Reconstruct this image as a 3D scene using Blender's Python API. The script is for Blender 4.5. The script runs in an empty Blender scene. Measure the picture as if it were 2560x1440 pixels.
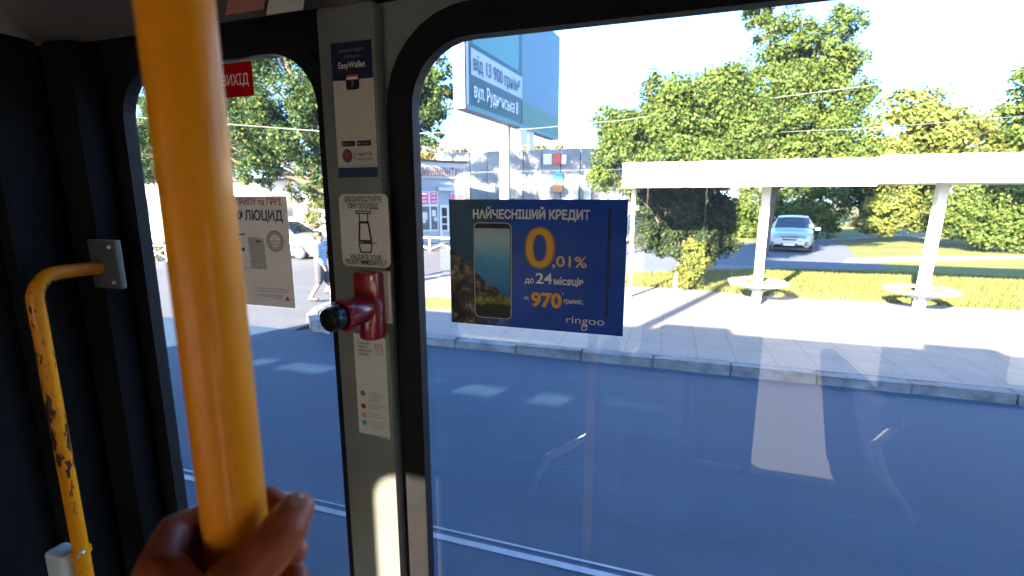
import bpy, bmesh, math, random
import numpy as np
from mathutils import Vector, Matrix

D = bpy.data
SC = bpy.context.scene
COL = SC.collection
R = math.radians

# ------------------------------------------------------------------ camera, sky, sun, exposure
CAM_H = 2.3
F_PX, YAW, PITCH = 1200.0, R(-17.9), R(10.4)
cam_d = D.cameras.new('camera')
cam_d.sensor_width = 36.0
cam_d.lens = 36.0 * F_PX / 2560.0
cam_d.clip_start = 0.02
cam_d.clip_end = 2000.0
cam_d.dof.use_dof = True
cam_d.dof.focus_distance = 1.3
cam_d.dof.aperture_fstop = 5.0
cam = D.objects.new('camera', cam_d)
COL.objects.link(cam)
cam.location = (0, 0, CAM_H)
cam.rotation_euler = (math.pi / 2 - PITCH, 0, -YAW)
SC.camera = cam

SUN_EL, SUN_AZ = R(19.2), R(20.7)          # light travels along (+sin az, +cos az)
world = D.worlds.new('World')
SC.world = world
world.use_nodes = True
wn = world.node_tree
wn.nodes.clear()
sky = wn.nodes.new('ShaderNodeTexSky')
sky.sky_type = 'NISHITA'
sky.sun_disc = False
sky.sun_elevation = SUN_EL
sky.sun_rotation = math.pi + SUN_AZ
sky.air_density = 1.0
sky.dust_density = 1.0
sky.ozone_density = 6.5
bg = wn.nodes.new('ShaderNodeBackground')
bg.inputs['Strength'].default_value = 0.095
wo = wn.nodes.new('ShaderNodeOutputWorld')
wn.links.new(sky.outputs[0], bg.inputs[0])
wn.links.new(bg.outputs[0], wo.inputs[0])

sun_d = D.lights.new('sun', 'SUN')
sun_d.energy = 5.0
sun_d.angle = R(0.53)
sun_d.color = (1.0, 0.85, 0.66)
sun = D.objects.new('sun', sun_d)
COL.objects.link(sun)
sdir = Vector((math.sin(SUN_AZ) * math.cos(SUN_EL), math.cos(SUN_AZ) * math.cos(SUN_EL), -math.sin(SUN_EL)))
sun.rotation_euler = sdir.to_track_quat('-Z', 'Y').to_euler()
sun.location = (-10, -20, 15)

vs = SC.view_settings
vs.view_transform = 'Standard'
vs.look = 'None'
vs.exposure = 3.75
vs.gamma = 1.0
vs.use_curve_mapping = False
SC.cycles.use_denoising = True
SC.cycles.max_bounces = 10
SC.cycles.diffuse_bounces = 5
SC.cycles.transparent_max_bounces = 24
SC.cycles.sample_clamp_indirect = 6.0
SC.cycles.caustics_reflective = False
SC.cycles.caustics_refractive = False

# ------------------------------------------------------------------ survey helpers: picture ray -> point at a known depth or height
_fwd = Vector((math.sin(YAW) * math.cos(PITCH), math.cos(YAW) * math.cos(PITCH), -math.sin(PITCH)))
_rgt = Vector((math.cos(YAW), -math.sin(YAW), 0))
_up = _rgt.cross(_fwd)
_C = Vector((0, 0, CAM_H))
def ray(x, y): return _fwd + _rgt * ((x - 1280) / F_PX) - _up * ((y - 720) / F_PX)
def onY(x, y, Y):
    d = ray(x, y); return _C + d * (Y / d.y)
def onZ(x, y, z):
    d = ray(x, y); return _C + d * ((z - CAM_H) / d.z)

# ------------------------------------------------------------------ materials
MATS = {}
class NT:
    def __init__(s, name):
        s.m = D.materials.new(name); s.m.use_nodes = True
        s.t = s.m.node_tree; s.t.nodes.clear()
        s.out = s.t.nodes.new('ShaderNodeOutputMaterial')
    def n(s, typ, **kw):
        nd = s.t.nodes.new('ShaderNode' + typ)
        for k, v in kw.items():
            if hasattr(nd, k): setattr(nd, k, v)
            else: nd.inputs[k.replace('_', ' ')].default_value = v
        return nd
    def l(s, a, b): s.t.links.new(a, b)
    def ramp(s, fac, stops):
        r = s.n('ValToRGB'); e = r.color_ramp.elements
        while len(e) < len(stops): e.new(0.5)
        for i, (p, c) in enumerate(stops):
            e[i].position = p; e[i].color = tuple(c) + (1,)
        s.l(fac, r.inputs[0]); return r.outputs[0]
    def noise(s, scale, detail=4, rough=0.6, coord=None, dist=0.0):
        nd = s.n('TexNoise'); nd.inputs['Scale'].default_value = scale
        nd.inputs['Detail'].default_value = detail; nd.inputs['Roughness'].default_value = rough
        nd.inputs['Distortion'].default_value = dist
        s.l(coord if coord is not None else s.pos(), nd.inputs['Vector']); return nd
    def pos(s):
        if not hasattr(s, '_g'): s._g = s.n('NewGeometry')
        return s._g.outputs['Position']
    def obj(s):
        if not hasattr(s, '_o'): s._o = s.n('TexCoord')
        return s._o.outputs['Object']
    def mix(s, fac, a, b, typ='MIX'):
        m = s.n('MixRGB', blend_type=typ)
        for sock, v in ((m.inputs[0], fac), (m.inputs[1], a), (m.inputs[2], b)):
            if hasattr(v, 'links') or hasattr(v, 'is_linked'): s.l(v, sock)
            elif isinstance(v, (int, float)): sock.default_value = v
            else: sock.default_value = tuple(v) + (1,)
        return m.outputs[0]
    def math(s, op, a, b=0.0):
        m = s.n('Math', operation=op)
        for sock, v in ((m.inputs[0], a), (m.inputs[1], b)):
            if hasattr(v, 'is_linked'): s.l(v, sock)
            else: sock.default_value = v
        return m.outputs[0]
    def bump(s, h, strength=0.3, dist=0.01, normal=None):
        b = s.n('Bump'); b.inputs['Strength'].default_value = strength; b.inputs['Distance'].default_value = dist
        s.l(h, b.inputs['Height'])
        if normal is not None: s.l(normal, b.inputs['Normal'])
        return b.outputs[0]
    def bsdf(s, col, rough=0.6, metal=0.0, spec=0.5, coat=0.0, normal=None, coat_rough=0.05, emit=None):
        p = s.n('BsdfPrincipled')
        for key, v in (('Base Color', col), ('Roughness', rough)):
            if hasattr(v, 'is_linked'): s.l(v, p.inputs[key])
            elif key == 'Base Color': p.inputs[key].default_value = tuple(v) + (1,)
            else: p.inputs[key].default_value = v
        p.inputs['Metallic'].default_value = metal
        p.inputs['Specular IOR Level'].default_value = spec
        p.inputs['Coat Weight'].default_value = coat
        p.inputs['Coat Roughness'].default_value = coat_rough
        if normal is not None:
            s.l(normal, p.inputs['Normal']); s.l(normal, p.inputs['Coat Normal'])
        s.p = p
        return p.outputs[0]
    def done(s, sh):
        s.l(sh, s.out.inputs['Surface']); MATS[s.m.name] = s.m; return s.m

def plain(name, col, rough=0.55, metal=0.0, var=0.12, scale=6.0, bump=0.0, bscale=60.0, spec=0.5, coat=0.0, local=False):
    t = NT(name)
    c = t.obj() if local else t.pos()
    nz = t.noise(scale, 5, 0.65, c)
    dark = tuple(v * (1 - var) for v in col); lite = tuple(min(1, v * (1 + var)) for v in col)
    cc = t.ramp(nz.outputs['Fac'], [(0.3, dark), (0.7, lite)])
    nm = None
    if bump:
        nm = t.bump(t.noise(bscale, 4, 0.6, c).outputs['Fac'], bump, 0.004)
    rr = t.math('ADD', t.math('MULTIPLY', nz.outputs['Fac'], 0.2), rough - 0.1)
    return t.done(t.bsdf(cc, rr, metal, spec, coat, nm))

def flat(name, col, rough=0.5, spec=0.4, coat=0.0): return plain(name, col, rough, 0, 0.05, 20, 0, 1, spec, coat)

# ------------------------------------------------------------------ mesh helpers
class MB:
    def __init__(s): s.v = []; s.f = []
    def add(s, vs, fs):
        o = len(s.v); s.v += [tuple(p) for p in vs]; s.f += [tuple(i + o for i in f) for f in fs]; return s
    def box(s, cx, cy, cz, sx, sy, sz, rz=0.0, bev=0.0, rot=None):
        bm = bmesh.new(); bmesh.ops.create_cube(bm, size=1.0)
        bmesh.ops.scale(bm, vec=(sx, sy, sz), verts=bm.verts)
        if bev: bmesh.ops.bevel(bm, geom=bm.edges[:], offset=bev, segments=2, affect='EDGES', profile=0.6)
        M = Matrix.Translation((cx, cy, cz)) @ (rot if rot is not None else Matrix.Rotation(rz, 4, 'Z'))
        bmesh.ops.transform(bm, matrix=M, verts=bm.verts)
        bm.verts.index_update()
        s.add([v.co[:] for v in bm.verts], [[v.index for v in f.verts] for f in bm.faces]); bm.free(); return s
    def tube(s, pts, r, seg=12, closed=False, round_ends=False):
        pts = [Vector(p) for p in pts]; n = len(pts)
        rs = list(r) if hasattr(r, '__len__') else [r] * n
        if round_ends and not closed:
            a = (pts[0] - pts[1]).normalized(); b = (pts[-1] - pts[-2]).normalized()
            pre, post, rp, rq = [], [], [], []
            for k in (88, 65, 40, 20):
                t = R(k)
                pre.append(pts[0] + a * rs[0] * math.sin(t)); rp.append(rs[0] * math.cos(t))
            for k in (20, 40, 65, 88):
                t = R(k)
                post.append(pts[-1] + b * rs[-1] * math.sin(t)); rq.append(rs[-1] * math.cos(t))
            pts = pre + pts + post; rs = rp + rs + rq; n = len(pts)
        vs, fs = [], []
        prev = None
        for i, p in enumerate(pts):
            if closed: t = pts[(i + 1) % n] - pts[i - 1]
            else: t = pts[min(i + 1, n - 1)] - pts[max(i - 1, 0)]
            t.normalize()
            if prev is None:
                ref = Vector((0, 0, 1)) if abs(t.z) < 0.9 else Vector((1, 0, 0))
                x = t.cross(ref).normalized()
            else:
                x = prev - t * prev.dot(t); x.normalize()
            prev = x; y = t.cross(x)
            for k in range(seg):
                a = 2 * math.pi * k / seg
                vs.append(p + (x * math.cos(a) + y * math.sin(a)) * rs[i])
        m = n if closed else n - 1
        for i in range(m):
            for k in range(seg):
                a, b = i * seg + k, i * seg + (k + 1) % seg
                c, d = ((i + 1) % n) * seg + (k + 1) % seg, ((i + 1) % n) * seg + k
                fs.append((a, b, c, d))
        if not closed:
            fs.append(tuple(range(seg))[::-1]); fs.append(tuple((n - 1) * seg + k for k in range(seg)))
        return s.add(vs, fs)
    def lathe(s, prof, origin=(0, 0, 0), axis=(0, 0, 1), seg=24):
        o = Vector(origin); a = Vector(axis).normalized()
        ref = Vector((0, 0, 1)) if abs(a.z) < 0.9 else Vector((1, 0, 0))
        x = a.cross(ref).normalized(); y = a.cross(x)
        vs, fs = [], []
        for (r, h) in prof:
            for k in range(seg):
                t = 2 * math.pi * k / seg
                vs.append(o + a * h + (x * math.cos(t) + y * math.sin(t)) * r)
        for i in range(len(prof) - 1):
            for k in range(seg):
                fs.append((i * seg + k, i * seg + (k + 1) % seg, (i + 1) * seg + (k + 1) % seg, (i + 1) * seg + k))
        fs.append(tuple(range(seg))[::-1]); fs.append(tuple((len(prof) - 1) * seg + k for k in range(seg)))
        return s.add(vs, fs)
    def prism(s, poly, fn, d0, d1):
        """poly: 2-D outline; fn(u, v, d) -> point"""
        n = len(poly)
        vs = [fn(u, v, d0) for u, v in poly] + [fn(u, v, d1) for u, v in poly]
        fs = [tuple(range(n))[::-1], tuple(range(n, 2 * n))] + [(i, (i + 1) % n, n + (i + 1) % n, n + i) for i in range(n)]
        return s.add(vs, fs)
    def sheet(s, poly, z):
        return s.add([(x, y, z) for x, y in poly], [tuple(range(len(poly)))])
    def ring(s, outer, inner, fn, d0, d1):
        n = len(outer)
        vs = [fn(u, v, d0) for u, v in outer] + [fn(u, v, d0) for u, v in inner] + [fn(u, v, d1) for u, v in outer] + [fn(u, v, d1) for u, v in inner]
        fs = []
        for i in range(n):
            j = (i + 1) % n
            fs += [(i, j, n + j, n + i), (2 * n + i, 3 * n + i, 3 * n + j, 2 * n + j), (i, 2 * n + i, 2 * n + j, j), (n + i, n + j, 3 * n + j, 3 * n + i)]
        return s.add(vs, fs)
    def build(s, name, mat, parent=None, smooth=False, fix=True, loc=None, rz=0.0, sharp=35):
        me = D.meshes.new(name); me.from_pydata(s.v, [], s.f); me.update()
        if fix:
            bm = bmesh.new(); bm.from_mesh(me); bmesh.ops.recalc_face_normals(bm, faces=bm.faces); bm.to_mesh(me); bm.free()
        if mat is not None: me.materials.append(MATS[mat] if isinstance(mat, str) else mat)
        if smooth:
            for p in me.polygons: p.use_smooth = True
            try: me.set_sharp_from_angle(angle=R(sharp))
            except Exception: pass
        o = D.objects.new(name, me); COL.objects.link(o)
        if parent is not None: o.parent = parent
        if loc is not None: o.location = loc
        o.rotation_euler[2] = rz
        return o

def tag(o, label=None, cat=None, group=None, kind=None):
    if label: o['label'] = label
    if cat: o['category'] = cat
    if group: o['group'] = group
    if kind: o['kind'] = kind
    return o
def thing(name, label, cat, loc=(0, 0, 0), rz=0.0, group=None):
    o = D.objects.new(name, None); COL.objects.link(o); o.location = loc; o.rotation_euler[2] = rz
    o.empty_display_size = 0.1
    return tag(o, label, cat, group)
def copy_tree(o, parent=None):
    c = o.copy(); COL.objects.link(c); c.parent = parent
    for ch in list(o.children): copy_tree(ch, c)
    return c

def rrect(x0, x1, z0, z1, r, n=8):
    pts = []
    for cx, cz, a0 in ((x1 - r, z1 - r, 0), (x0 + r, z1 - r, 90), (x0 + r, z0 + r, 180), (x1 - r, z0 + r, 270)):
        for k in range(n + 1):
            a = R(a0 + 90.0 * k / n); pts.append((cx + r * math.cos(a), cz + r * math.sin(a)))
    return pts
def rect_match(hole, x0, x1, z0, z1):
    """outer rectangle points, one for each point of a rounded hole"""
    n = len(hole) // 4; out = []
    for q in range(4):
        for k in range(n):
            hx, hz = hole[q * n + k]
            t = k / (n - 1)
            c = [(x1, z1), (x0, z1), (x0, z0), (x1, z0)][q]
            first = [(x1, hole[0][1]), (hole[n][0], z1), (x0, hole[2 * n][1]), (hole[3 * n][0], z0)][q]
            last = [(hole[n - 1][0], z1), (x0, hole[2 * n - 1][1]), (hole[3 * n - 1][0], z0), (x1, hole[4 * n - 1][1])][q]
            if t <= 0.5: p = (first[0] + (c[0] - first[0]) * t * 2, first[1] + (c[1] - first[1]) * t * 2)
            else: p = (c[0] + (last[0] - c[0]) * (t * 2 - 1), c[1] + (last[1] - c[1]) * (t * 2 - 1))
            out.append(p)
    return out

def text(body, size, u, v, mat, parent, layer=1, align='CENTER', bold=0.0, width=None, eps=0.0006, name='lettering', shear=0.0, space=1.0):
    cu = D.curves.new('t', 'FONT'); cu.body = body; cu.size = size; cu.align_x = 'LEFT'; cu.align_y = 'BOTTOM_BASELINE'
    cu.offset = bold * size; cu.shear = shear; cu.space_character = space; cu.resolution_u = 5
    ob = D.objects.new('t', cu); COL.objects.link(ob)
    dg = bpy.context.evaluated_depsgraph_get()
    me = D.meshes.new_from_object(ob.evaluated_get(dg)); D.objects.remove(ob); D.curves.remove(cu)
    n = len(me.vertices)
    if n == 0: return None
    co = np.empty(n * 3); me.vertices.foreach_get('co', co); co = co.reshape(-1, 3)
    w = co[:, 0].max() - co[:, 0].min()
    k = (width / w) if width else 1.0
    x = (co[:, 0] - co[:, 0].min()) * k; w *= k
    off = {'CENTER': -w / 2, 'LEFT': 0, 'RIGHT': -w}[align]
    y = co[:, 1].copy()
    co[:, 0] = x + off + u; co[:, 2] = y + v; co[:, 1] = -eps * layer
    me.vertices.foreach_set('co', co.ravel()); me.update()
    me.materials.clear(); me.materials.append(MATS[mat]); me.name = name
    o = D.objects.new(name, me); COL.objects.link(o); o.parent = parent
    return o
def card(name, poly, mat, parent=None, layer=0, eps=0.0006, thick=0.0005, loc=None, rz=0.0):
    m = MB(); m.prism(poly, lambda u, v, d: (u, -d, v), -thick * 0.0 + eps * layer - (thick if layer == 0 else 0.0002), eps * layer)
    return m.build(name, mat, parent, loc=loc, rz=rz)
def circle(cx, cz, r, n=24, sq=1.0): return [(cx + r * math.cos(2 * math.pi * k / n), cz + r * sq * math.sin(2 * math.pi * k / n)) for k in range(n)]

def blend_body(name, caps, mat, parent, voxel, smooth=6, loc=None, fn=None):
    """one continuous skin grown round a skeleton of tapered limbs"""
    m = MB()
    for c in caps:
        pts, rs = c
        m.tube(pts, rs, 14, round_ends=True)
    o = m.build(name, None, None)
    md = o.modifiers.new('r', 'REMESH'); md.mode = 'VOXEL'; md.voxel_size = voxel; md.adaptivity = 0.0
    sm = o.modifiers.new('s', 'SMOOTH'); sm.factor = 0.5; sm.iterations = smooth
    dg = bpy.context.evaluated_depsgraph_get()
    me = D.meshes.new_from_object(o.evaluated_get(dg)); old = o.data
    D.objects.remove(o); D.meshes.remove(old)
    me.name = name
    for p in me.polygons: p.use_smooth = True
    me.materials.clear(); me.materials.append(MATS[mat])
    o = D.objects.new(name, me); COL.objects.link(o)
    if parent is not None: o.parent = parent
    if loc is not None: o.location = loc
    return o
# ------------------------------------------------------------------ material library
def asphalt(name, col, stain=0.25):
    t = NT(name)
    big = t.noise(0.35, 6, 0.65); fine = t.noise(90, 3, 0.7); mid = t.noise(4, 5, 0.7)
    c = t.ramp(big.outputs['Fac'], [(0.3, tuple(v * (1 - stain) for v in col)), (0.7, tuple(v * (1 + stain) for v in col))])
    c = t.mix(0.5, c, t.ramp(fine.outputs['Fac'], [(0.35, tuple(v * .5 for v in col)), (0.7, tuple(v * 1.6 for v in col))]))
    sk = t.n('Mapping'); sk.inputs['Scale'].default_value = (.12, 1.3, 1); t.l(t.pos(), sk.inputs['Vector'])
    trk = t.noise(1.0, 4, .55, sk.outputs[0]); c = t.mix(.4, c, t.ramp(trk.outputs['Fac'], [(0.35, tuple(v * .7 for v in col)), (0.65, tuple(v * 1.3 for v in col))]))
    crack = t.n('TexVoronoi', feature='DISTANCE_TO_EDGE'); crack.inputs['Scale'].default_value = 0.5
    wob = t.noise(2.2, 5, 0.7)
    va = t.n('VectorMath', operation='ADD'); t.l(t.pos(), va.inputs[0]); t.l(wob.outputs['Color'], va.inputs[1]); t.l(va.outputs[0], crack.inputs['Vector'])
    ck = t.ramp(crack.outputs['Distance'], [(0.002, (0.8, 0.8, 0.8)), (0.007, (1, 1, 1))])
    c = t.mix(1.0, c, ck, 'MULTIPLY')
    c = t.mix(0.25, c, t.ramp(mid.outputs['Fac'], [(0.35, tuple(v * .75 for v in col)), (0.65, tuple(v * 1.2 for v in col))]))
    nm = t.bump(fine.outputs['Fac'], 0.35, 0.004)
    return t.done(t.bsdf(c, 0.8, spec=0.35, normal=nm))
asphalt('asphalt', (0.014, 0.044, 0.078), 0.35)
asphalt('asphalt_side', (0.105, 0.115, 0.135), 0.15)
asphalt('asphalt_cross', (0.085, 0.088, 0.10))
def paving():
    t = NT('paving')
    br = t.n('TexBrick'); br.inputs['Scale'].default_value = 1.0; br.inputs['Mortar Size'].default_value = 0.008
    br.inputs['Brick Width'].default_value = 0.5; br.inputs['Row Height'].default_value = 0.5; br.offset = 0.0
    br.inputs['Color1'].default_value = (0.20, 0.175, 0.155, 1); br.inputs['Color2'].default_value = (0.225, 0.195, 0.175, 1); br.inputs['Mortar'].default_value = (0.085, 0.075, 0.065, 1)
    t.l(t.pos(), br.inputs['Vector'])
    nz = t.noise(1.3, 7, 0.7)
    c = t.mix(0.45, br.outputs['Color'], t.ramp(nz.outputs['Fac'], [(0.3, (0.15, 0.13, 0.115)), (0.65, (0.25, 0.22, 0.195))]))
    return t.done(t.bsdf(c, 0.85, normal=t.bump(t.noise(40, 4).outputs['Fac'], 0.3, 0.004)))
paving()
def lawn(name, a, b, c3):
    t = NT(name)
    n1 = t.noise(0.5, 6, 0.7); n2 = t.noise(25, 4, 0.7)
    c = t.ramp(n1.outputs['Fac'], [(0.28, a), (0.5, b), (0.75, c3)])
    c = t.mix(0.4, c, t.ramp(n2.outputs['Fac'], [(0.3, tuple(v * .5 for v in a)), (0.7, c3)]))
    return t.done(t.bsdf(c, 0.9, spec=0.2, normal=t.bump(n2.outputs['Fac'], 0.8, 0.03)))
lawn('lawn', (0.10, 0.12, 0.03), (0.15, 0.165, 0.045), (0.22, 0.20, 0.08))
lawn('earth', (0.10, 0.09, 0.05), (0.12, 0.115, 0.05), (0.16, 0.13, 0.08))
def leafmat(name, stops, trans=0.35):
    t = NT(name)
    at = t.n('Attribute'); at.attribute_name = 'rnd'
    c = t.ramp(at.outputs['Fac'], stops)
    d = t.bsdf(c, 0.6, spec=0.15)
    tr = t.n('BsdfTranslucent'); t.l(t.mix(1.0, c, (1.0, 1.0, 0.45), 'MULTIPLY'), tr.inputs[0])
    mx = t.n('MixShader'); mx.inputs[0].default_value = trans
    t.l(d, mx.inputs[1]); t.l(tr.outputs[0], mx.inputs[2])
    return t.done(mx.outputs[0])
leafmat('leaf_green', [(0.0, (0.035, 0.065, 0.014)), (0.5, (0.065, 0.105, 0.02)), (1.0, (0.13, 0.155, 0.032))])
leafmat('leaf_yellow', [(0.0, (0.07, 0.10, 0.02)), (0.5, (0.12, 0.15, 0.03)), (1.0, (0.2, 0.19, 0.05))])
leafmat('leaf_maple', [(0.0, (0.018, 0.042, 0.014)), (0.72, (0.032, 0.062, 0.018)), (0.9, (0.09, 0.13, 0.025)), (1.0, (0.2, 0.19, 0.03))])
leafmat('leaf_shaded', [(0.0, (0.012, 0.020, 0.009)), (0.7, (0.020, 0.034, 0.012)), (1.0, (0.05, 0.075, 0.018))], 0.15)  # near-black leaf colour stands in for shade on the low tree
leafmat('leaf_autumn', [(0.0, (0.12, 0.09, 0.03)), (0.6, (0.2, 0.15, 0.05)), (1.0, (0.28, 0.22, 0.08))])
leafmat('grass_blade', [(0.0, (0.08, 0.10, 0.022)), (0.6, (0.15, 0.165, 0.042)), (1.0, (0.27, 0.23, 0.1))])
plain('bark', (0.10, 0.075, 0.055), 0.9, var=0.4, scale=12, bump=0.9, bscale=25)
plain('concrete', (0.30, 0.295, 0.285), 0.85, var=0.25, scale=1.5, bump=0.3, bscale=60)
plain('concrete_panel', (0.22, 0.218, 0.21), 0.85, var=0.22, scale=0.6, bump=0.25, bscale=40)
plain('kerb_stone', (0.13, 0.135, 0.14), 0.85, var=0.55, scale=3.5, bump=0.6, bscale=30)
plain('white_paint', (0.80, 0.79, 0.76), 0.45, var=0.06, scale=1.2)
plain('post_paint', (0.66, 0.64, 0.60), 0.6, var=0.15, scale=3, bump=0.15)
plain('steel_grey', (0.30, 0.31, 0.32), 0.5, metal=0.3, var=0.15, scale=4)
plain('rail_steel', (0.28, 0.29, 0.31), 0.45, metal=1.0, var=0.15, scale=9)
plain('road_paint', (0.16, 0.17, 0.18), 0.8, var=0.45, scale=5)
plain('black_iron', (0.03, 0.03, 0.033), 0.55, var=0.2)
plain('wood_slat', (0.15, 0.14, 0.135), 0.7, var=0.25, scale=4)
plain('plaster_white', (0.62, 0.60, 0.56), 0.85, var=0.08, scale=0.8, bump=0.1)
plain('clad_grey', (0.42, 0.45, 0.49), 0.5, var=0.06, scale=0.9)
plain('roof_dark', (0.10, 0.09, 0.09), 0.8, var=0.2)
flat('sign_cream', (0.72, 0.68, 0.66)); flat('letter_brown', (0.30, 0.13, 0.13)); flat('pink_print', (0.78, 0.12, 0.28))
flat('pvc_white', (0.75, 0.75, 0.74), 0.35); flat('paper', (0.72, 0.70, 0.67), 0.7)
plain('shop_glass', (0.10, 0.12, 0.13), 0.08, var=0.3, scale=1.0, spec=0.8)
flat('teal_print', (0.018, 0.07, 0.10)); flat('teal_light', (0.08, 0.22, 0.24)); flat('sky_print', (0.09, 0.17, 0.24)); flat('green_print', (0.07, 0.17, 0.13)); flat('band_pale', (0.36, 0.40, 0.44)); flat('letter_white', (0.80, 0.80, 0.80)); flat('letter_navy', (0.03, 0.06, 0.14))
flat('billboard_back', (0.16, 0.13, 0.22), 0.7)
flat('ad_red', (0.62, 0.08, 0.07)); flat('ad_teal', (0.05, 0.35, 0.36)); flat('ad_orange', (0.55, 0.22, 0.10)); flat('letter_black', (0.015, 0.014, 0.014)); flat('letter_red', (0.65, 0.03, 0.04))
def carpaint(name, col, metal=0.6):
    t = NT(name); return t.done(t.bsdf(col, 0.32, metal, 0.5, 1.0, t.bump(t.noise(3, 2).outputs['Fac'], 0.03, 0.01)))
carpaint('silver_paint', (0.46, 0.50, 0.56)); carpaint('graphite_paint', (0.05, 0.055, 0.06))
plain('car_glass', (0.025, 0.04, 0.06), 0.06, var=0.2, scale=2, spec=0.9)
plain('tyre', (0.022, 0.022, 0.023), 0.85); plain('rim_metal', (0.55, 0.56, 0.58), 0.3, metal=0.9); flat('lamp_glass', (0.55, 0.60, 0.68), 0.1); flat('dark_plastic', (0.02, 0.02, 0.022), 0.5); flat('tail_red', (0.35, 0.02, 0.02), 0.2)

# ------------------------------------------------------------------ the ground
PAVE_Z = 0.12
m = MB().sheet([(-300, -300), (300, -300), (300, 400), (-300, 400)], -0.05)
tag(m.build('ground', 'earth'), kind='structure')
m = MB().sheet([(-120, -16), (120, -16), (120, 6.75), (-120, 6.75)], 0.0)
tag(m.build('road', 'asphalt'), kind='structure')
m = MB().sheet([(-120, 6.75), (-6.3, 6.75), (-6.3, 7.5), (-6.3, 60), (-120, 60)], -0.004)
tag(m.build('side_yard', 'asphalt_cross'), kind='structure')
corner = [(-6.7 + 1.6 - 1.6 * math.cos(R(a)), 6.87 + 1.6 - 1.6 * math.sin(R(a))) for a in range(0, 91, 10)]
poly = corner + [(120, 6.87), (120, 160), (-6.7, 160)]
m = MB(); m.prism(poly, lambda u, v, d: (u, v, d), -0.06, PAVE_Z)
tag(m.build('pavement', 'paving'), kind='structure')

# kerb: single stones, a little uneven
kerb = D.objects.new('kerb', None); COL.objects.link(kerb); tag(kerb, kind='structure')
rng = random.Random(3)
ks = []
for v in range(3):
    mm = MB(); mm.box(0, 0, 0, 0.985, 0.2, 0.24, bev=0.014)
    o = mm.build('kerb_stone', 'kerb_stone', kerb)
    me = o.data
    for vv in me.vertices: vv.co += Vector((rng.uniform(-.004, .004), rng.uniform(-.016, .016), rng.uniform(-.013, .010)))
    ks.append(o)
x = -4.6; i = 0
while x < 14:
    o = ks[i] if i < 3 else ks[rng.randrange(3)].copy()
    if i >= 3: COL.objects.link(o)
    o.parent = kerb; o.location = (x, 6.77 + rng.uniform(-.008, .008), 0.012 + rng.uniform(-.012, .008)); o.rotation_euler = (rng.uniform(-.03, .03), rng.uniform(-.008, .008), rng.uniform(-.01, .01))
    x += 1.0; i += 1
for a in range(5, 91, 21):          # the rounded corner
    t = R(a); o = ks[rng.randrange(3)].copy(); COL.objects.link(o); o.parent = kerb
    o.location = (-6.7 + 1.6 - 1.70 * math.cos(t), 6.87 + 1.6 - 1.70 * math.sin(t), 0.01); o.rotation_euler = (0, 0, t - math.pi / 2); o.scale = (0.62, 1, 1)
for k in range(4):
    o = ks[k % 3].copy(); COL.objects.link(o); o.parent = kerb; o.location = (-6.8, 9.0 + k, 0.01); o.rotation_euler = (0, 0, math.pi / 2)

# lawns and the side street as thin sheets on the raised ground
def P2(lst, z): return [tuple(onZ(x, y, z)[:2]) for x, y in lst]
LZ = PAVE_Z + 0.006
near_edge = [(1150, 705), (1420, 708), (1572, 715), (1720, 722), (1850, 735), (2000, 745), (2250, 758), (2560, 776)]
ne = P2(near_edge, LZ)
poly = ne + [(60, ne[-1][1]), (60, 150), (-6.3, 150), (-6.3, 20)]
tag(MB().sheet(poly, LZ).build('lawn', 'lawn'), kind='structure')
SZ = LZ + 0.005
side_px = [(1100, 690), (1500, 688), (1778, 676), (2100, 675), (2235, 672), (2180, 655), (2135, 640), (2122, 622), (2105, 608), (2060, 599), (1985, 594), (1925, 598), (1860, 607), (1778, 612), (1640, 606), (1400, 604), (1100, 604)]
tag(MB().sheet(P2(side_px, SZ), SZ).build('side_street', 'asphalt_side'), kind='structure')
tag(MB().sheet(P2([(2100, 662), (2240, 655), (2560, 648), (2560, 638), (2240, 640), (2120, 645)], SZ + .004), SZ + .004).build('footpath', 'paving'), kind='structure')
tag(MB().sheet(P2([(2050, 604), (2200, 594), (2330, 586), (2330, 582), (2200, 588), (2040, 598)], SZ + .004), SZ + .004).build('footpath', 'paving'), kind='structure')
tag(MB().sheet(P2([(1062, 770), (1125, 773), (1180, 775), (1180, 748), (1062, 742)], LZ + .003), LZ + .003).build('grass_patch', 'lawn'), kind='structure')

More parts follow.
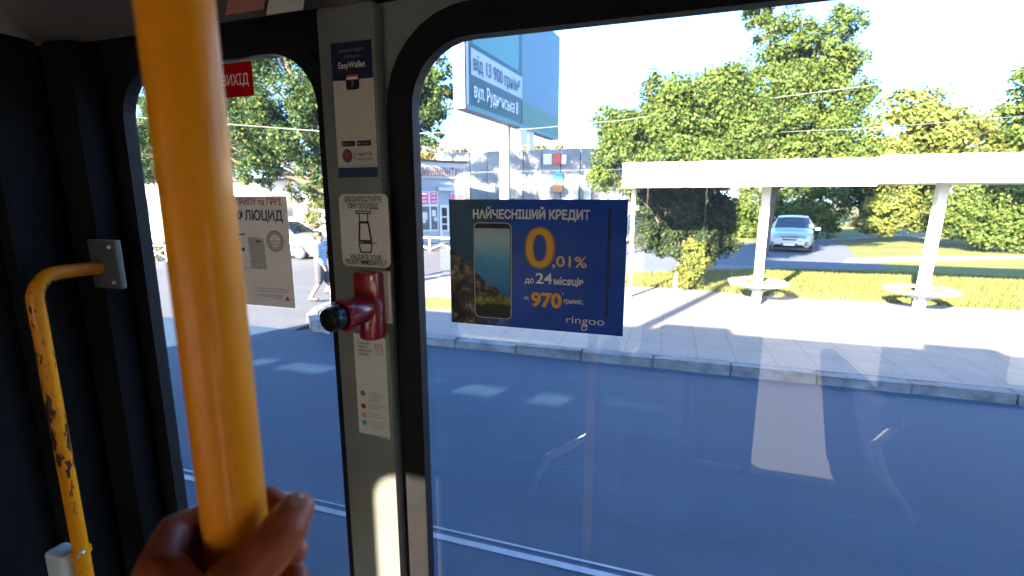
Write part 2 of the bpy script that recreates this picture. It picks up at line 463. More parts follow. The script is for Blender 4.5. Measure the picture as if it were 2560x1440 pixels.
# grass blades on the strip behind the shelter
def blades(name, region, n, seed, h=(0.05, 0.13), zmax=None):
    r = np.random.default_rng(seed)
    px = r.uniform(region[0], region[1], n * 3); py = region[2] + (region[3] - region[2]) * r.random(n * 3) ** 1.3
    near = np.interp(px, [p[0] for p in ne], [p[1] for p in ne])
    sp = [(p[0], p[1]) for p in P2(side_px[:6], SZ)]
    far = np.interp(px, [p[0] for p in sp], [p[1] for p in sp], right=99)
    ok = (py > near + 0.02) & (py < far - 0.05)
    px, py = px[ok][:n], py[ok][:n]; k = len(px)
    hh = r.uniform(h[0], h[1], k); a = r.uniform(0, 6.28, k); w = r.uniform(0.006, 0.016, k)
    lx, ly = r.normal(0, 0.35, k) * hh, r.normal(0, 0.35, k) * hh
    V = np.empty((k, 3, 3))
    V[:, 0] = np.stack([px - np.cos(a) * w, py - np.sin(a) * w, np.full(k, LZ)], 1)
    V[:, 1] = np.stack([px + np.cos(a) * w, py + np.sin(a) * w, np.full(k, LZ)], 1)
    V[:, 2] = np.stack([px + lx, py + ly, LZ + hh], 1)
    me = D.meshes.new(name); me.vertices.add(k * 3); me.vertices.foreach_set('co', V.ravel())
    me.loops.add(k * 3); me.loops.foreach_set('vertex_index', np.arange(k * 3, dtype=np.int32))
    me.polygons.add(k); me.polygons.foreach_set('loop_start', np.arange(0, k * 3, 3, dtype=np.int32))
    me.update(calc_edges=True)
    at = me.attributes.new('rnd', 'FLOAT', 'FACE'); at.data.foreach_set('value', r.random(k).astype(np.float32))
    me.materials.append(MATS['grass_blade'])
    o = D.objects.new(name, me); COL.objects.link(o)
    return tag(o, 'short sunlit grass on the lawns behind the bus stop', 'grass', kind='stuff')
blades('grass', (-1.5, 11.0, 11.6, 17.0), 60000, 5)

# tram rails set in the carriageway
for k, yy in enumerate((2.70, 4.22)):
    m = MB()
    m.box(0, yy - 0.035, 0.0, 90, 0.05, 0.012); m.box(0, yy + 0.045, -0.001, 90, 0.018, 0.012)
    if k == 0: tag(m.build('tram_rail', 'rail_steel'), 'polished steel tram rail set in the asphalt nearest the bus', 'tram rail', 'tram rails')
# ------------------------------------------------------------------ vegetation
def crown_mesh(name, blobs, leaf, seed, origin, dens=1.0, sub=9, spread=0.40, flatten=0.8):
    leaf *= 0.78
    r = np.random.default_rng(seed); P, N = [], []
    for (cx, cy, cz, rx, ry, rz) in blobs:
        c = np.array([cx, cy, cz]); rad = np.array([rx, ry, rz])
        area = math.pi * rx * rz
        n = int(dens * 6.4 * area / (leaf * leaf * 0.5))
        k = max(4, int(sub * 2.4))
        d = r.normal(size=(k, 3)); d /= np.linalg.norm(d, axis=1)[:, None]
        sc = c + d * rad * (r.uniform(0.25, 1.0, (k, 1)) ** 0.6) * 0.85
        sr = rad.mean() * spread * r.uniform(0.6, 1.3, k)
        idx = r.integers(0, k, n)
        q = r.normal(size=(n, 3)); q /= np.linalg.norm(q, axis=1)[:, None]
        rr = (r.random(n) ** 0.45)[:, None] * sr[idx][:, None]
        q2 = q * rr; q2[:, 2] *= flatten
        P.append(sc[idx] + q2)
        out = (sc[idx] + q2 - c) / rad
        N.append(q * 0.6 + out * 0.5 + np.array([0, 0, 0.35]) + r.normal(size=(n, 3)) * 0.5)
    P = np.concatenate(P); N = np.concatenate(N); N /= np.linalg.norm(N, axis=1)[:, None]
    n = len(P); P = P - np.array(origin)
    a = r.normal(size=(n, 3)); T = np.cross(N, a); T /= np.linalg.norm(T, axis=1)[:, None]; B = np.cross(N, T)
    L = leaf * (0.5 + 1.1 * r.random(n) ** 1.6)[:, None]
    V = np.empty((n, 4, 3))
    V[:, 0] = P - T * L * 0.5; V[:, 1] = P + B * L * 0.32 + N * L * 0.08; V[:, 2] = P + T * L * 0.5 - N * L * 0.1; V[:, 3] = P - B * L * 0.32 + N * L * 0.08
    me = D.meshes.new(name); me.vertices.add(n * 4); me.vertices.foreach_set('co', V.ravel())
    me.loops.add(n * 4); me.loops.foreach_set('vertex_index', np.arange(n * 4, dtype=np.int32))
    me.polygons.add(n); me.polygons.foreach_set('loop_start', np.arange(0, n * 4, 4, dtype=np.int32))
    me.update(calc_edges=True)
    at = me.attributes.new('rnd', 'FLOAT', 'FACE'); at.data.foreach_set('value', r.random(n).astype(np.float32))
    return me

def blob_px(lst, Y):
    out = []
    for b in lst:
        px, py, rx, ry = b[:4]; yy = b[4] if len(b) > 4 else Y
        p = onY(px, py, yy); dep = yy / ray(px, py).y
        rx *= 1.15; ry *= 1.15
        out.append((p.x, p.y, p.z, rx / F_PX * dep, max(rx, ry) / F_PX * dep * 0.8, ry / F_PX * dep))
    return out

def tree(name, label, cat, base, blobs, mat, leaf, seed, trunk_r=0.16, dens=1.0, sub=9, group=None, lean=(0, 0), spread=0.40, limbs=True):
    bz = base[2]
    t = thing(name, label, cat, base, group=group)
    me = crown_mesh('crown', blobs, leaf, seed, base, dens, sub, spread)
    me.materials.append(MATS[mat])
    o = D.objects.new('crown', me); COL.objects.link(o); o.parent = t
    r = random.Random(seed)
    cx = sum(b[0] for b in blobs) / len(blobs) - base[0]; cy = sum(b[1] for b in blobs) / len(blobs) - base[1]
    zs = [b[2] - bz for b in blobs]; zlo, zhi = min(zs), max(zs)
    fork = Vector((cx * 0.35 + lean[0], cy * 0.35 + lean[1], max(0.25, zlo * 0.75)))
    m = MB()
    if limbs:
        m.tube([(0, 0, -0.15), (fork.x * 0.3 + r.uniform(-.05, .05), fork.y * 0.3, fork.z * 0.4), (fork.x * .75, fork.y * .75, fork.z * .8), fork], [trunk_r * 1.35, trunk_r, trunk_r * .85, trunk_r * .75], 10)
        for b in blobs:
            e = Vector((b[0] - base[0], b[1] - base[1], b[2] - bz))
            mid = fork.lerp(e, 0.5) + Vector((r.uniform(-.3, .3), r.uniform(-.3, .3), 0.25)) * (e - fork).length * 0.25
            m.tube([fork - Vector((0, 0, 0.1)), mid, e], [trunk_r * 0.6, trunk_r * 0.3, trunk_r * 0.08], 7)
            for q in range(3):
                tip = e + Vector((r.uniform(-1, 1) * b[3], r.uniform(-1, 1) * b[4], r.uniform(-.6, 1) * b[5])) * 0.8
                m.tube([mid.lerp(e, 0.3 + 0.2 * q), (mid + tip) / 2 + Vector((0, 0, .1)), tip], [trunk_r * .22, trunk_r * .14, trunk_r * .04], 5)
    else:
        for q in range(7):
            b = blobs[q % len(blobs)]; e = Vector((b[0] - base[0] + r.uniform(-.5, .5) * b[3], b[1] - base[1], b[2] - bz + r.uniform(-.3, .5) * b[5]))
            m.tube([(r.uniform(-.08, .08), r.uniform(-.08, .08), -0.05), e * 0.5 + Vector((0, 0, .05)), e], [trunk_r, trunk_r * .7, trunk_r * .2], 6)
    m.build('trunk', 'bark', t, smooth=True)
    return t

def gz(px, py, z=LZ): return tuple(onZ(px, py, z))
tree('broadleaf_tree', 'broad green tree behind the left end of the white shelter fascia', 'tree', gz(1702, 706),
     blob_px([(1620, 330, 110, 85), (1740, 270, 120, 95), (1555, 390, 75, 70), (1690, 400, 130, 70), (1530, 300, 52, 42), (1820, 330, 100, 90), (1510, 440, 45, 50), (1600, 460, 70, 40), (1680, 330, 100, 80), (1780, 400, 110, 70), (1660, 230, 70, 50), (1790, 215, 80, 60), (1850, 280, 80, 80), (1570, 330, 70, 60)], 13.4), 'leaf_green', 0.105, 11, 0.09, 1.0, 11, 'trees behind the bus stop')
tree('tall_tree', 'tallest tree, crown reaching the window top, above the shelter roof', 'tree', gz(1908, 640),
     blob_px([(1900, 210, 110, 95), (2010, 250, 130, 120), (1950, 380, 140, 75), (2080, 340, 100, 90), (2060, 150, 85, 75), (1950, 95, 80, 60), (2110, 240, 70, 70), (1850, 400, 90, 60), (1900, 20, 45, 60), (2100, 60, 55, 45), (2000, 170, 100, 80), (2130, 400, 90, 60), (1890, 310, 110, 80), (2010, 400, 110, 60)], 20), 'leaf_green', 0.14, 12, 0.13, 1.0, 11, 'trees behind the bus stop', spread=0.33)
tree('shaded_low_tree', 'dark low tree with shade put into near-black leaf colour under the left end of the shelter', 'tree', gz(1690, 720),
     blob_px([(1680, 520, 85, 50), (1770, 530, 75, 55), (1650, 575, 70, 50), (1740, 590, 90, 45), (1800, 590, 50, 40), (1620, 510, 40, 40), (1720, 470, 90, 40), (1690, 620, 70, 30), (1770, 620, 50, 30)], 12.95), 'leaf_shaded', 0.085, 13, 0.07, 1.9, 9, spread=0.42)
tree('young_shrub', 'small yellow-green upright shrub in front of the dark tree', 'shrub', gz(1730, 723),
     blob_px([(1735, 628, 32, 32), (1728, 668, 40, 34), (1745, 650, 36, 30), (1722, 700, 34, 16)], 12.3), 'leaf_yellow', 0.075, 14, 0.014, 1.2, 10, limbs=False)
tree('pale_tree', 'pale yellowish tree beyond the shelter, right of the tallest tree', 'tree', gz(2330, 596),
     blob_px([(2230, 330, 75, 70), (2330, 330, 95, 85), (2250, 420, 90, 50), (2180, 400, 55, 50), (2400, 400, 80, 60), (2330, 440, 90, 40), (2280, 270, 70, 50), (2400, 300, 70, 50)], 29), 'leaf_yellow', 0.24, 15, 0.2, 1.0, 10, 'trees behind the bus stop')
tree('edge_tree', 'pale tree at the right picture edge below the darker branches', 'tree', gz(2530, 600),
     blob_px([(2460, 340, 80, 70), (2530, 400, 90, 60), (2440, 430, 80, 40), (2600, 350, 80, 90)], 31), 'leaf_yellow', 0.24, 25, 0.2, 1.0, 10, 'trees behind the bus stop')
tree('corner_tree', 'darker green branches entering at the right picture edge', 'tree', gz(2700, 650),
     blob_px([(2560, 250, 45, 50), (2640, 200, 90, 80), (2590, 320, 60, 60), (2680, 320, 90, 90)], 21), 'leaf_green', 0.18, 16, 0.16, 1.0, 10, 'trees behind the bus stop')
tree('hedge_bush', 'sunlit bushes behind the silver car between the shelter posts', 'bush', gz(1960, 588),
     blob_px([(1890, 510, 70, 45), (1980, 505, 80, 50), (2060, 500, 65, 50), (1900, 565, 60, 30), (2030, 560, 75, 32), (1850, 555, 40, 40)], 31), 'leaf_green', 0.2, 17, 0.06, 1.1, 10, limbs=False)
tree('round_bush', 'round pale bush on the lawn right of the silver car', 'bush', gz(2225, 580),
     blob_px([(2230, 515, 70, 50), (2200, 555, 60, 32), (2270, 550, 60, 32)], 29), 'leaf_yellow', 0.2, 18, 0.06, 1.1, 12, limbs=False)
tree('shade_tree', 'dark-trunked tree between the two bushes left of the rightmost post', 'tree', gz(2128, 566),
     blob_px([(2130, 480, 60, 40), (2180, 465, 60, 40), (2290, 470, 60, 40), (2300, 530, 40, 40)], 33), 'leaf_maple', 0.2, 19, 0.3, 1.0, 8)
tree('big_bush', 'large bushy hedge at the right picture edge behind the lawn', 'bush', gz(2450, 606),
     blob_px([(2400, 520, 70, 55), (2490, 510, 90, 70), (2570, 540, 90, 80), (2440, 575, 80, 38), (2540, 590, 90, 40), (2640, 520, 80, 90)], 25.5), 'leaf_green', 0.17, 20, 0.05, 1.2, 14, limbs=False)
tree('maple_tree', 'big dark maple with a few yellow sprays behind the left window', 'tree', tuple(onZ(925, 640, 0)),
     blob_px([(430, 190, 110, 90), (560, 220, 110, 90), (690, 240, 110, 90), (640, 340, 110, 70), (760, 330, 90, 90), (800, 200, 90, 90), (420, 310, 90, 80), (640, 430, 70, 40), (380, 420, 60, 45), (790, 430, 55, 60), (900, 260, 110, 110), (1010, 220, 100, 100), (1080, 300, 60, 75), (1100, 200, 55, 50), (500, 390, 80, 50), (340, 300, 60, 80), (600, 110, 140, 60), (820, 90, 120, 60), (440, -60, 150, 110), (600, -130, 160, 120), (760, -150, 160, 130), (920, -120, 160, 130), (1060, -60, 140, 110), (690, -280, 160, 120), (850, -290, 160, 120), (1010, -260, 150, 110), (560, -300, 140, 100)], 15.5), 'leaf_maple', 0.14, 21, 0.2, 1.0, 12, spread=0.34)  # unseen upper crown blobs are added to shade the hall behind
tree('sapling', 'thin sunlit sapling beside the parked silver car seen past the paper sheet', 'tree', tuple(onZ(772, 640, 0)),
     blob_px([(750, 480, 35, 35), (800, 500, 40, 40), (790, 550, 35, 30), (830, 460, 35, 45)], 17.5), 'leaf_yellow', 0.13, 22, 0.035, 0.55, 9)
tree('autumn_tree', 'brownish tree top showing over the tyre shop roof', 'tree', tuple(onZ(1110, 575, 0)),
     blob_px([(1100, 395, 45, 25), (1150, 385, 35, 25), (1060, 380, 50, 30), (1330, 370, 40, 14), (1380, 372, 30, 12)], 42), 'leaf_autumn', 0.3, 23, 0.2, 0.8, 9)
tree('yard_bush', 'low yellow-green shrub by the white wall at far left', 'shrub', tuple(onZ(395, 655, 0)),
     blob_px([(380, 630, 30, 22), (410, 640, 30, 20), (345, 640, 30, 22), (440, 640, 30, 20)], 14.5), 'leaf_yellow', 0.12, 24, 0.015, 1.0, 8, limbs=False)
tree('wall_tree', 'leafy tree standing behind the white wall at far left', 'tree', (-36, 25, 0),
     [(-38, 25, 6, 3, 3, 2.2), (-34, 26, 6.5, 3, 3, 2.2), (-30, 26, 6, 3, 2.6, 2), (-26, 27, 5.8, 3, 2.6, 2), (-43, 24, 6, 3, 3, 2.4)], 'leaf_green', 0.3, 26, 0.2, 0.8, 9)
tree('far_tree', 'bright treetops far behind the concrete wall beside the billboard post', 'tree', (3, 48, 0.1),
     [(-3, 48, 4, 4, 3, 2.4), (3, 50, 5, 4.5, 3, 3), (10, 50, 5.5, 5, 3, 3.2), (17, 50, 5, 5, 3, 3.4), (25, 48, 5, 5, 3, 3.4), (33, 46, 5, 5, 3, 3.6)], 'leaf_yellow', 0.38, 27, 0.2, 0.9, 10)

# ------------------------------------------------------------------ bus stop shelter
FY = 9.95
sx0 = onY(1555, 470, FY).x
sh = thing('bus_shelter', 'open bus stop shelter with blank white fascia and pale posts', 'shelter', (sx0, FY, PAVE_Z))
def shl(p): return (p[0] - sx0, p[1] - FY, p[2] - PAVE_Z)
xm = onY(2200, 420, FY).x
x2 = 9.2
for q in range(3):
    wq = (xm - sx0) / 3; m = MB(); c = shl((sx0 + wq * (q + .5), FY + .04, 2.775 + .004 * (q % 2))); m.box(*c, wq - .006, 0.08, 0.475, bev=0.006); m.build('fascia_panel', 'white_paint', sh)
for q in range(4):
    wq = (x2 - xm) / 4; m = MB(); c = shl((xm + .01 + wq * (q + .5), FY + .05, 2.815 - .004 * (q % 2))); m.box(*c, wq - .006, 0.08, 0.46, bev=0.006); m.build('fascia_panel', 'white_paint', sh)
m = MB(); c = shl(((sx0 + x2) / 2, FY + 1.35, 2.66)); m.box(*c, x2 - sx0 - .02, 2.5, 0.10); m.build('roof', 'post_paint', sh)
m = MB(); c = shl((sx0 + .04, FY + 1.33, 2.775)); m.box(*c, 0.07, 2.5, 0.47); m.build('side_fascia', 'white_paint', sh)
PY = 11.05
for px in (1893, 2288):
    b = onZ(px, 766 if px < 2000 else 783, PAVE_Z)
    m = MB()
    tl = 0.09 if px > 2000 else 0.0
    m.prism([(-.075, -.075), (.075, -.075), (.075, .075), (-.075, .075)], lambda u, v, d: shl((b.x + u + tl * d / 2.5, PY + v, PAVE_Z + d)), -0.02, 2.50)
    m.build('post', 'post_paint', sh)
bl = onZ(1572, 745, PAVE_Z)
m = MB(); c = shl((bl.x, PY, PAVE_Z + 1.24)); m.box(*c, 0.07, 0.07, 2.5); m.build('post', 'post_paint', sh)
# seats round the two posts
for i, px in enumerate((1893, 2288)):
    b = onZ(px, 766 if px < 2000 else 783, PAVE_Z); zz = 0.50
    st = thing('ring_bench', ['octagonal ring bench round the shelter post nearer the dark tree', 'octagonal ring bench round the rightmost shelter post'][i], 'bench', (b.x, PY, PAVE_Z), group='ring benches at the bus stop')
    def octo(r): return [(r * math.cos(R(22.5 + 45 * k)), r * math.sin(R(22.5 + 45 * k))) for k in range(8)]
    o1, o2, o3 = octo(0.58), octo(0.47), octo(0.36)
    for k in range(8):
        j = (k + 1) % 8
        for a, bq in ((o1, octo(0.48)), (octo(0.455), o3)):
            m = MB(); m.prism([a[k], a[j], bq[j], bq[k]], lambda u, v, d: (u, v, d), zz - .03, zz); m.build('seat_slat', 'wood_slat', st)
    m = MB(); m.ring(octo(0.60), octo(0.583), lambda u, v, d: (u, v, d), zz - .05, zz + .005); m.build('rim', 'steel_grey', st)
    for k in range(4):
        a = R(45 + 90 * k); m = MB(); m.tube([(0.08 * math.cos(a), 0.08 * math.sin(a), zz - .2), (0.5 * math.cos(a), 0.5 * math.sin(a), zz - .04)], 0.016, 8); m.build('bracket', 'steel_grey', st)

# ------------------------------------------------------------------ billboard
Yl = 9.9; pl = onY(1165, 270, Yl); pr = onY(1395, 350, Yl)
k = (pl.z - CAM_H) / (pr.z - CAM_H); pr = _C + (pr - _C) * k
dv = Vector((pr.x - pl.x, pr.y - pl.y, 0)); BL = dv.length; ang = math.atan2(dv.y, dv.x)
bb = thing('billboard', 'tall teal and pale blue billboard on a single post above the blue poster', 'billboard', (pl.x, pl.y, 0), ang)
z0 = pl.z; BH = 3.1
m = MB(); m.box(BL / 2, 0.16, z0 + BH / 2, BL, 0.28, BH); m.build('panel', 'billboard_back', bb)
fr = lambda u0, u1, v0, v1: [(u0, z0 + v0), (u1, z0 + v0), (u1, z0 + v1), (u0, z0 + v1)]
bd = thing('x', '', ''); D.objects.remove(bd)
def bcard(name, u0, u1, v0, v1, mat, layer): return card(name, fr(u0, u1, v0, v1), mat, bb, layer, 0.006, 0.01)
us = BL * 0.5
bcard('ad_print', 0.0, us, 0.0, BH, 'teal_print', 1.2)
bcard('ad_print', us, BL, 0.0, BH, 'sky_print', 1.2)
bcard('ad_print', us, BL, 0.0, BH * .22, 'green_print', 2.4)
bcard('ad_print', 0.3, us - .25, 1.36, BH, 'teal_light', 2.4)
bcard('ad_band', 0.22, us - .02, 0.72, 1.26, 'band_pale', 2.6)
bcard('frame_strip', 0.0, 0.10, 0.0, BH, 'band_pale', 3.4)
bcard('frame_strip', 0.0, BL, -0.02, 0.09, 'teal_light', 3.6)
text('від 13 900 грн/м²', 0.42, 0.32, z0 + .84, 'letter_navy', bb, 4, 'LEFT', 0.012, width=us - .5, eps=0.008)
text('вул. Рудненська 8', 0.42, 0.32, z0 + 0.28, 'letter_white', bb, 4, 'LEFT', 0.004, width=us - .65, eps=0.008)
# post foot where the ray of the visible post meets the panel line
t_ = 0.5
for _ in range(30):
    q = Vector((pl.x, pl.y, 0)) + dv * t_
    v = Vector((q.x, q.y, z0 - .4)) - _C; pxq = 1280 + F_PX * v.dot(_rgt) / v.dot(_fwd)
    t_ += (1298 - pxq) / 900.0
    t_ = min(0.9, max(0.1, t_))
m = MB(); m.tube([(BL * t_, 0.42, 0), (BL * t_, 0.42, z0 + 1.6)], 0.15, 18); m.build('post', 'steel_grey', bb, smooth=True)
m = MB(); m.box(BL / 2, 0.38, z0 + .35, BL * .9, .14, .16); m.box(BL / 2, .38, z0 + 2.2, BL * .9, .14, .16); m.build('crossbeam', 'steel_grey', bb)
m = MB(); m.box(BL * t_, 0.42, 0.04, .9, .9, .1); m.build('base', 'concrete', bb)
m = MB(); m.box(BL * t_ + .35, 0.02, z0 - .18, .5, .03, .5); m.box(BL * t_ + .9, 0.02, z0 - .22, .35, .03, .6); m.build('paper_scrap', 'paper', bb)

# ------------------------------------------------------------------ tyre shop
A = onZ(1050, 610, 0); B = onZ(1165, 604, 0)
dv = Vector((B.x - A.x, B.y - A.y, 0)); ang = math.atan2(dv.y, dv.x); W = dv.length; LX = -5.5
shop = thing('tyre_shop', 'small grey tyre shop with brown lettering over pink window signs', 'building', (A.x, A.y, 0), ang)
HT = onY(1050, 402, A.y).z; 
m = MB(); m.box((LX + W) / 2, 2.5, HT / 2 - .02, W - LX, 4.9, HT - .04); m.build('wall', 'clad_grey', shop)
m = MB(); m.box((LX + W) / 2, 2.45, HT + .03, W - LX + .2, 5.3, .1); m.build('roof', 'roof_dark', shop)
def scard(name, u0, u1, v0, v1, mat, th=0.05, d0=0.0, par=None):
    mm = MB(); mm.box((u0 + u1) / 2, -0.05 - d0 + .05 - th / 2, (v0 + v1) / 2, u1 - u0, th, v1 - v0, bev=min(.008, th / 4)); return mm.build(name, mat, par or shop)
def su(px): # facade u from picture x, on the facade line
    lo, hi = LX, W
    for _ in range(40):
        mid = (lo + hi) / 2; q = Vector((A.x, A.y, 1.8)) + dv.normalized() * mid; v = q - _C
        if 1280 + F_PX * v.dot(_rgt) / v.dot(_fwd) < px: lo = mid
        else: hi = mid
    return lo
def sz(py, px=1100):
    u = su(px); q = Vector((A.x, A.y, 0)) + dv.normalized() * u; return onY(px, py, q.y).z
sg = scard('sign_board', LX + .1, su(1161), sz(446), HT - .02, 'sign_cream', .08)
text('ШИНОМОНТАЖ', 0.62, su(1158), sz(441), 'letter_brown', sg, 1, 'RIGHT', 0.025, width=su(1158) - su(1050) + .12, eps=0.14)
wn_ = scard('window', LX + 1.5, su(1095), sz(577), sz(478), 'pvc_white', .06)
scard('pane', LX + 1.55, su(1072), sz(573), sz(516), 'shop_glass', .03, .045, wn_); scard('pane', su(1076), su(1092), sz(573), sz(516), 'shop_glass', .03, .045, wn_)
for a, b_ in ((1048, 1070), (1075, 1092)):
    pk = scard('window_sign', su(a), su(b_), sz(510), sz(481), 'pink_print', .03, .05, wn_)
    for q in range(3): scard('sign_line', su(a + 3), su(b_ - 3), sz(505 - 9 * q), sz(502 - 9 * q), 'letter_white', .02, .075, wn_)
for q, (a, b_, c_, d_) in enumerate(((1052, 1066, 548, 530), (1054, 1062, 556, 545), (1078, 1088, 540, 525), (1083, 1090, 552, 542))): scard('pasted_paper', su(a), su(b_), sz(c_), sz(d_), 'paper', .01, .08, wn_)
dr = scard('door', su(1098), su(1126), 0.12, sz(512), 'pvc_white', .06)
for q, (a, b_) in enumerate(((541, 519), (559, 544), (575, 562))): scard('pasted_paper', su(1103), su(1116), sz(a), sz(b_), 'letter_black', .012, .055, dr); 
scard('pane', su(1104), su(1122), sz(590), sz(578), 'clad_grey', .01, .055, dr)
scard('shutter_box', su(1094), su(1131), sz(477), sz(468), 'pvc_white', .22)
w2 = scard('window', su(1126), su(1160), sz(560), sz(482), 'pvc_white', .06)
for a, b_ in ((1128, 1141), (1145, 1158)): scard('window_sign', su(a), su(b_), sz(498), sz(485), 'pink_print', .03, .05, w2); scard('pane', su(a), su(b_), sz(556), sz(503), 'shop_glass', .03, .045, w2)
m = MB(); m.tube([(W - .05, -.1, HT - .6), (W + .25, -.25, HT - .5)], .02, 6); m.box(W + .3, -.3, HT - .52, .12, .25, .08); m.build('wall_lamp', 'steel_grey', shop)

# low white railing in front of the shop
q0 = onZ(1040, 626, 0); q1 = onZ(1180, 634, 0); dv2 = q1 - q0
rl = thing('low_railing', 'low white railing with slanting braces in front of the tyre shop', 'railing', (q0.x, q0.y, 0), math.atan2(dv2.y, dv2.x))
RL = dv2.length; rh = 0.62
m = MB(); m.tube([(-1, 0, rh), (RL + 1, 0, rh)], .035, 8); m.build('top_rail', 'white_paint', rl)
for k in range(4):
    u = -0.6 + k * RL / 2.2
    m = MB(); m.tube([(u, 0, 0), (u, 0, rh)], .035, 8); m.build('upright', 'white_paint', rl)
    m = MB(); m.tube([(u, 0, .08), (u + RL / 2.2 / 2, 0, rh * .55), (u + RL / 2.2, 0, .08)], .028, 8); m.build('brace', 'white_paint', rl)

# concrete panel hall behind
HY = 31.0
h0 = onY(1160, 480, HY); h1 = onY(1480, 480, HY)
hall = thing('concrete_hall', 'grey concrete panel hall behind the billboard post', 'building', (h0.x - 2, HY, 0))
HH = onY(1250, 378, HY).z; WX = h1.x - h0.x + 6
m = MB(); m.box(WX / 2, 4.2, HH / 2 - .1, WX - .1, 8, HH - .2); m.build('wall', 'concrete_panel', hall)
pw = 1.25; k = 0
while k * pw < WX - .1:
    dz = 0.02 * (k % 2)
    m = MB(); m.box(k * pw + pw / 2, 0.02 + (k % 3) * .03, (HH + dz) / 2, pw - .05, .24, HH + dz, bev=.015); m.build('wall_panel', 'concrete_panel', hall); k += 1
def hu(px): return onY(px, 450, HY).x - (h0.x - 2)
def hz(py): return onY(1400, py, HY).z
def hcard(name, x0, x1, y0, y1, mat, d=.18): 
    mm = MB(); mm.box((hu(x0) + hu(x1)) / 2, -d, (hz(y0) + hz(y1)) / 2, abs(hu(x1) - hu(x0)), .05, abs(hz(y1) - hz(y0))); return mm.build(name, mat, hall)
hcard('wall_sign', 1383, 1403, 411, 385, 'ad_red'); hcard('wall_sign', 1405, 1416, 411, 388, 'letter_white'); hcard('wall_sign', 1360, 1380, 411, 385, 'sign_cream')
hcard('wall_sign', 1384, 1408, 456, 432, 'ad_teal'); hcard('wall_sign', 1384, 1408, 480, 460, 'ad_orange')
dd = hcard('door', 1425, 1448, 560, 462, 'steel_grey'); hcard('door', 1462, 1480, 560, 462, 'steel_grey')

# white building at far left
wb = thing('white_building', 'long plain white single-storey building at far left', 'building', (-40, 18.3, 0), R(7))
m = MB(); m.box(13, 2, 1.65, 26, 4, 3.3); m.build('wall', 'plaster_white', wb)
m = MB(); m.box(13, 1.9, 3.36, 26.3, 4.4, .12); m.build('roof', 'roof_dark', wb)
for k in range(5): 
    m = MB(); m.box(3 + 4.5 * k, -0.01, 1.9, 1.2, .06, 1.1); f = m.build('window', 'pvc_white', wb)
    m = MB(); m.box(3 + 4.5 * k, -0.05, 1.9, 1.08, .03, .98); m.build('pane', 'shop_glass', f)
fq = onZ(395, 655, 0)
fe = thing('low_fence', 'low white cross-braced fence in front of the white building', 'fence', (fq.x - 2.5, fq.y, 0), R(5))
for k in range(6):
    m = MB(); m.box(k * .9, 0, .3, .07, .07, .62); m.build('fence_post', 'white_paint', fe)
    if k < 5:
        m = MB(); m.tube([(k * .9, 0, .08), (k * .9 + .9, 0, .52)], .022, 6); m.tube([(k * .9, .04, .52), (k * .9 + .9, .04, .08)], .022, 6); m.build('cross_brace', 'white_paint', fe)
m = MB(); m.tube([(-.3, 0, .6), (4.8, 0, .6)], .03, 8); m.build('top_rail', 'white_paint', fe)

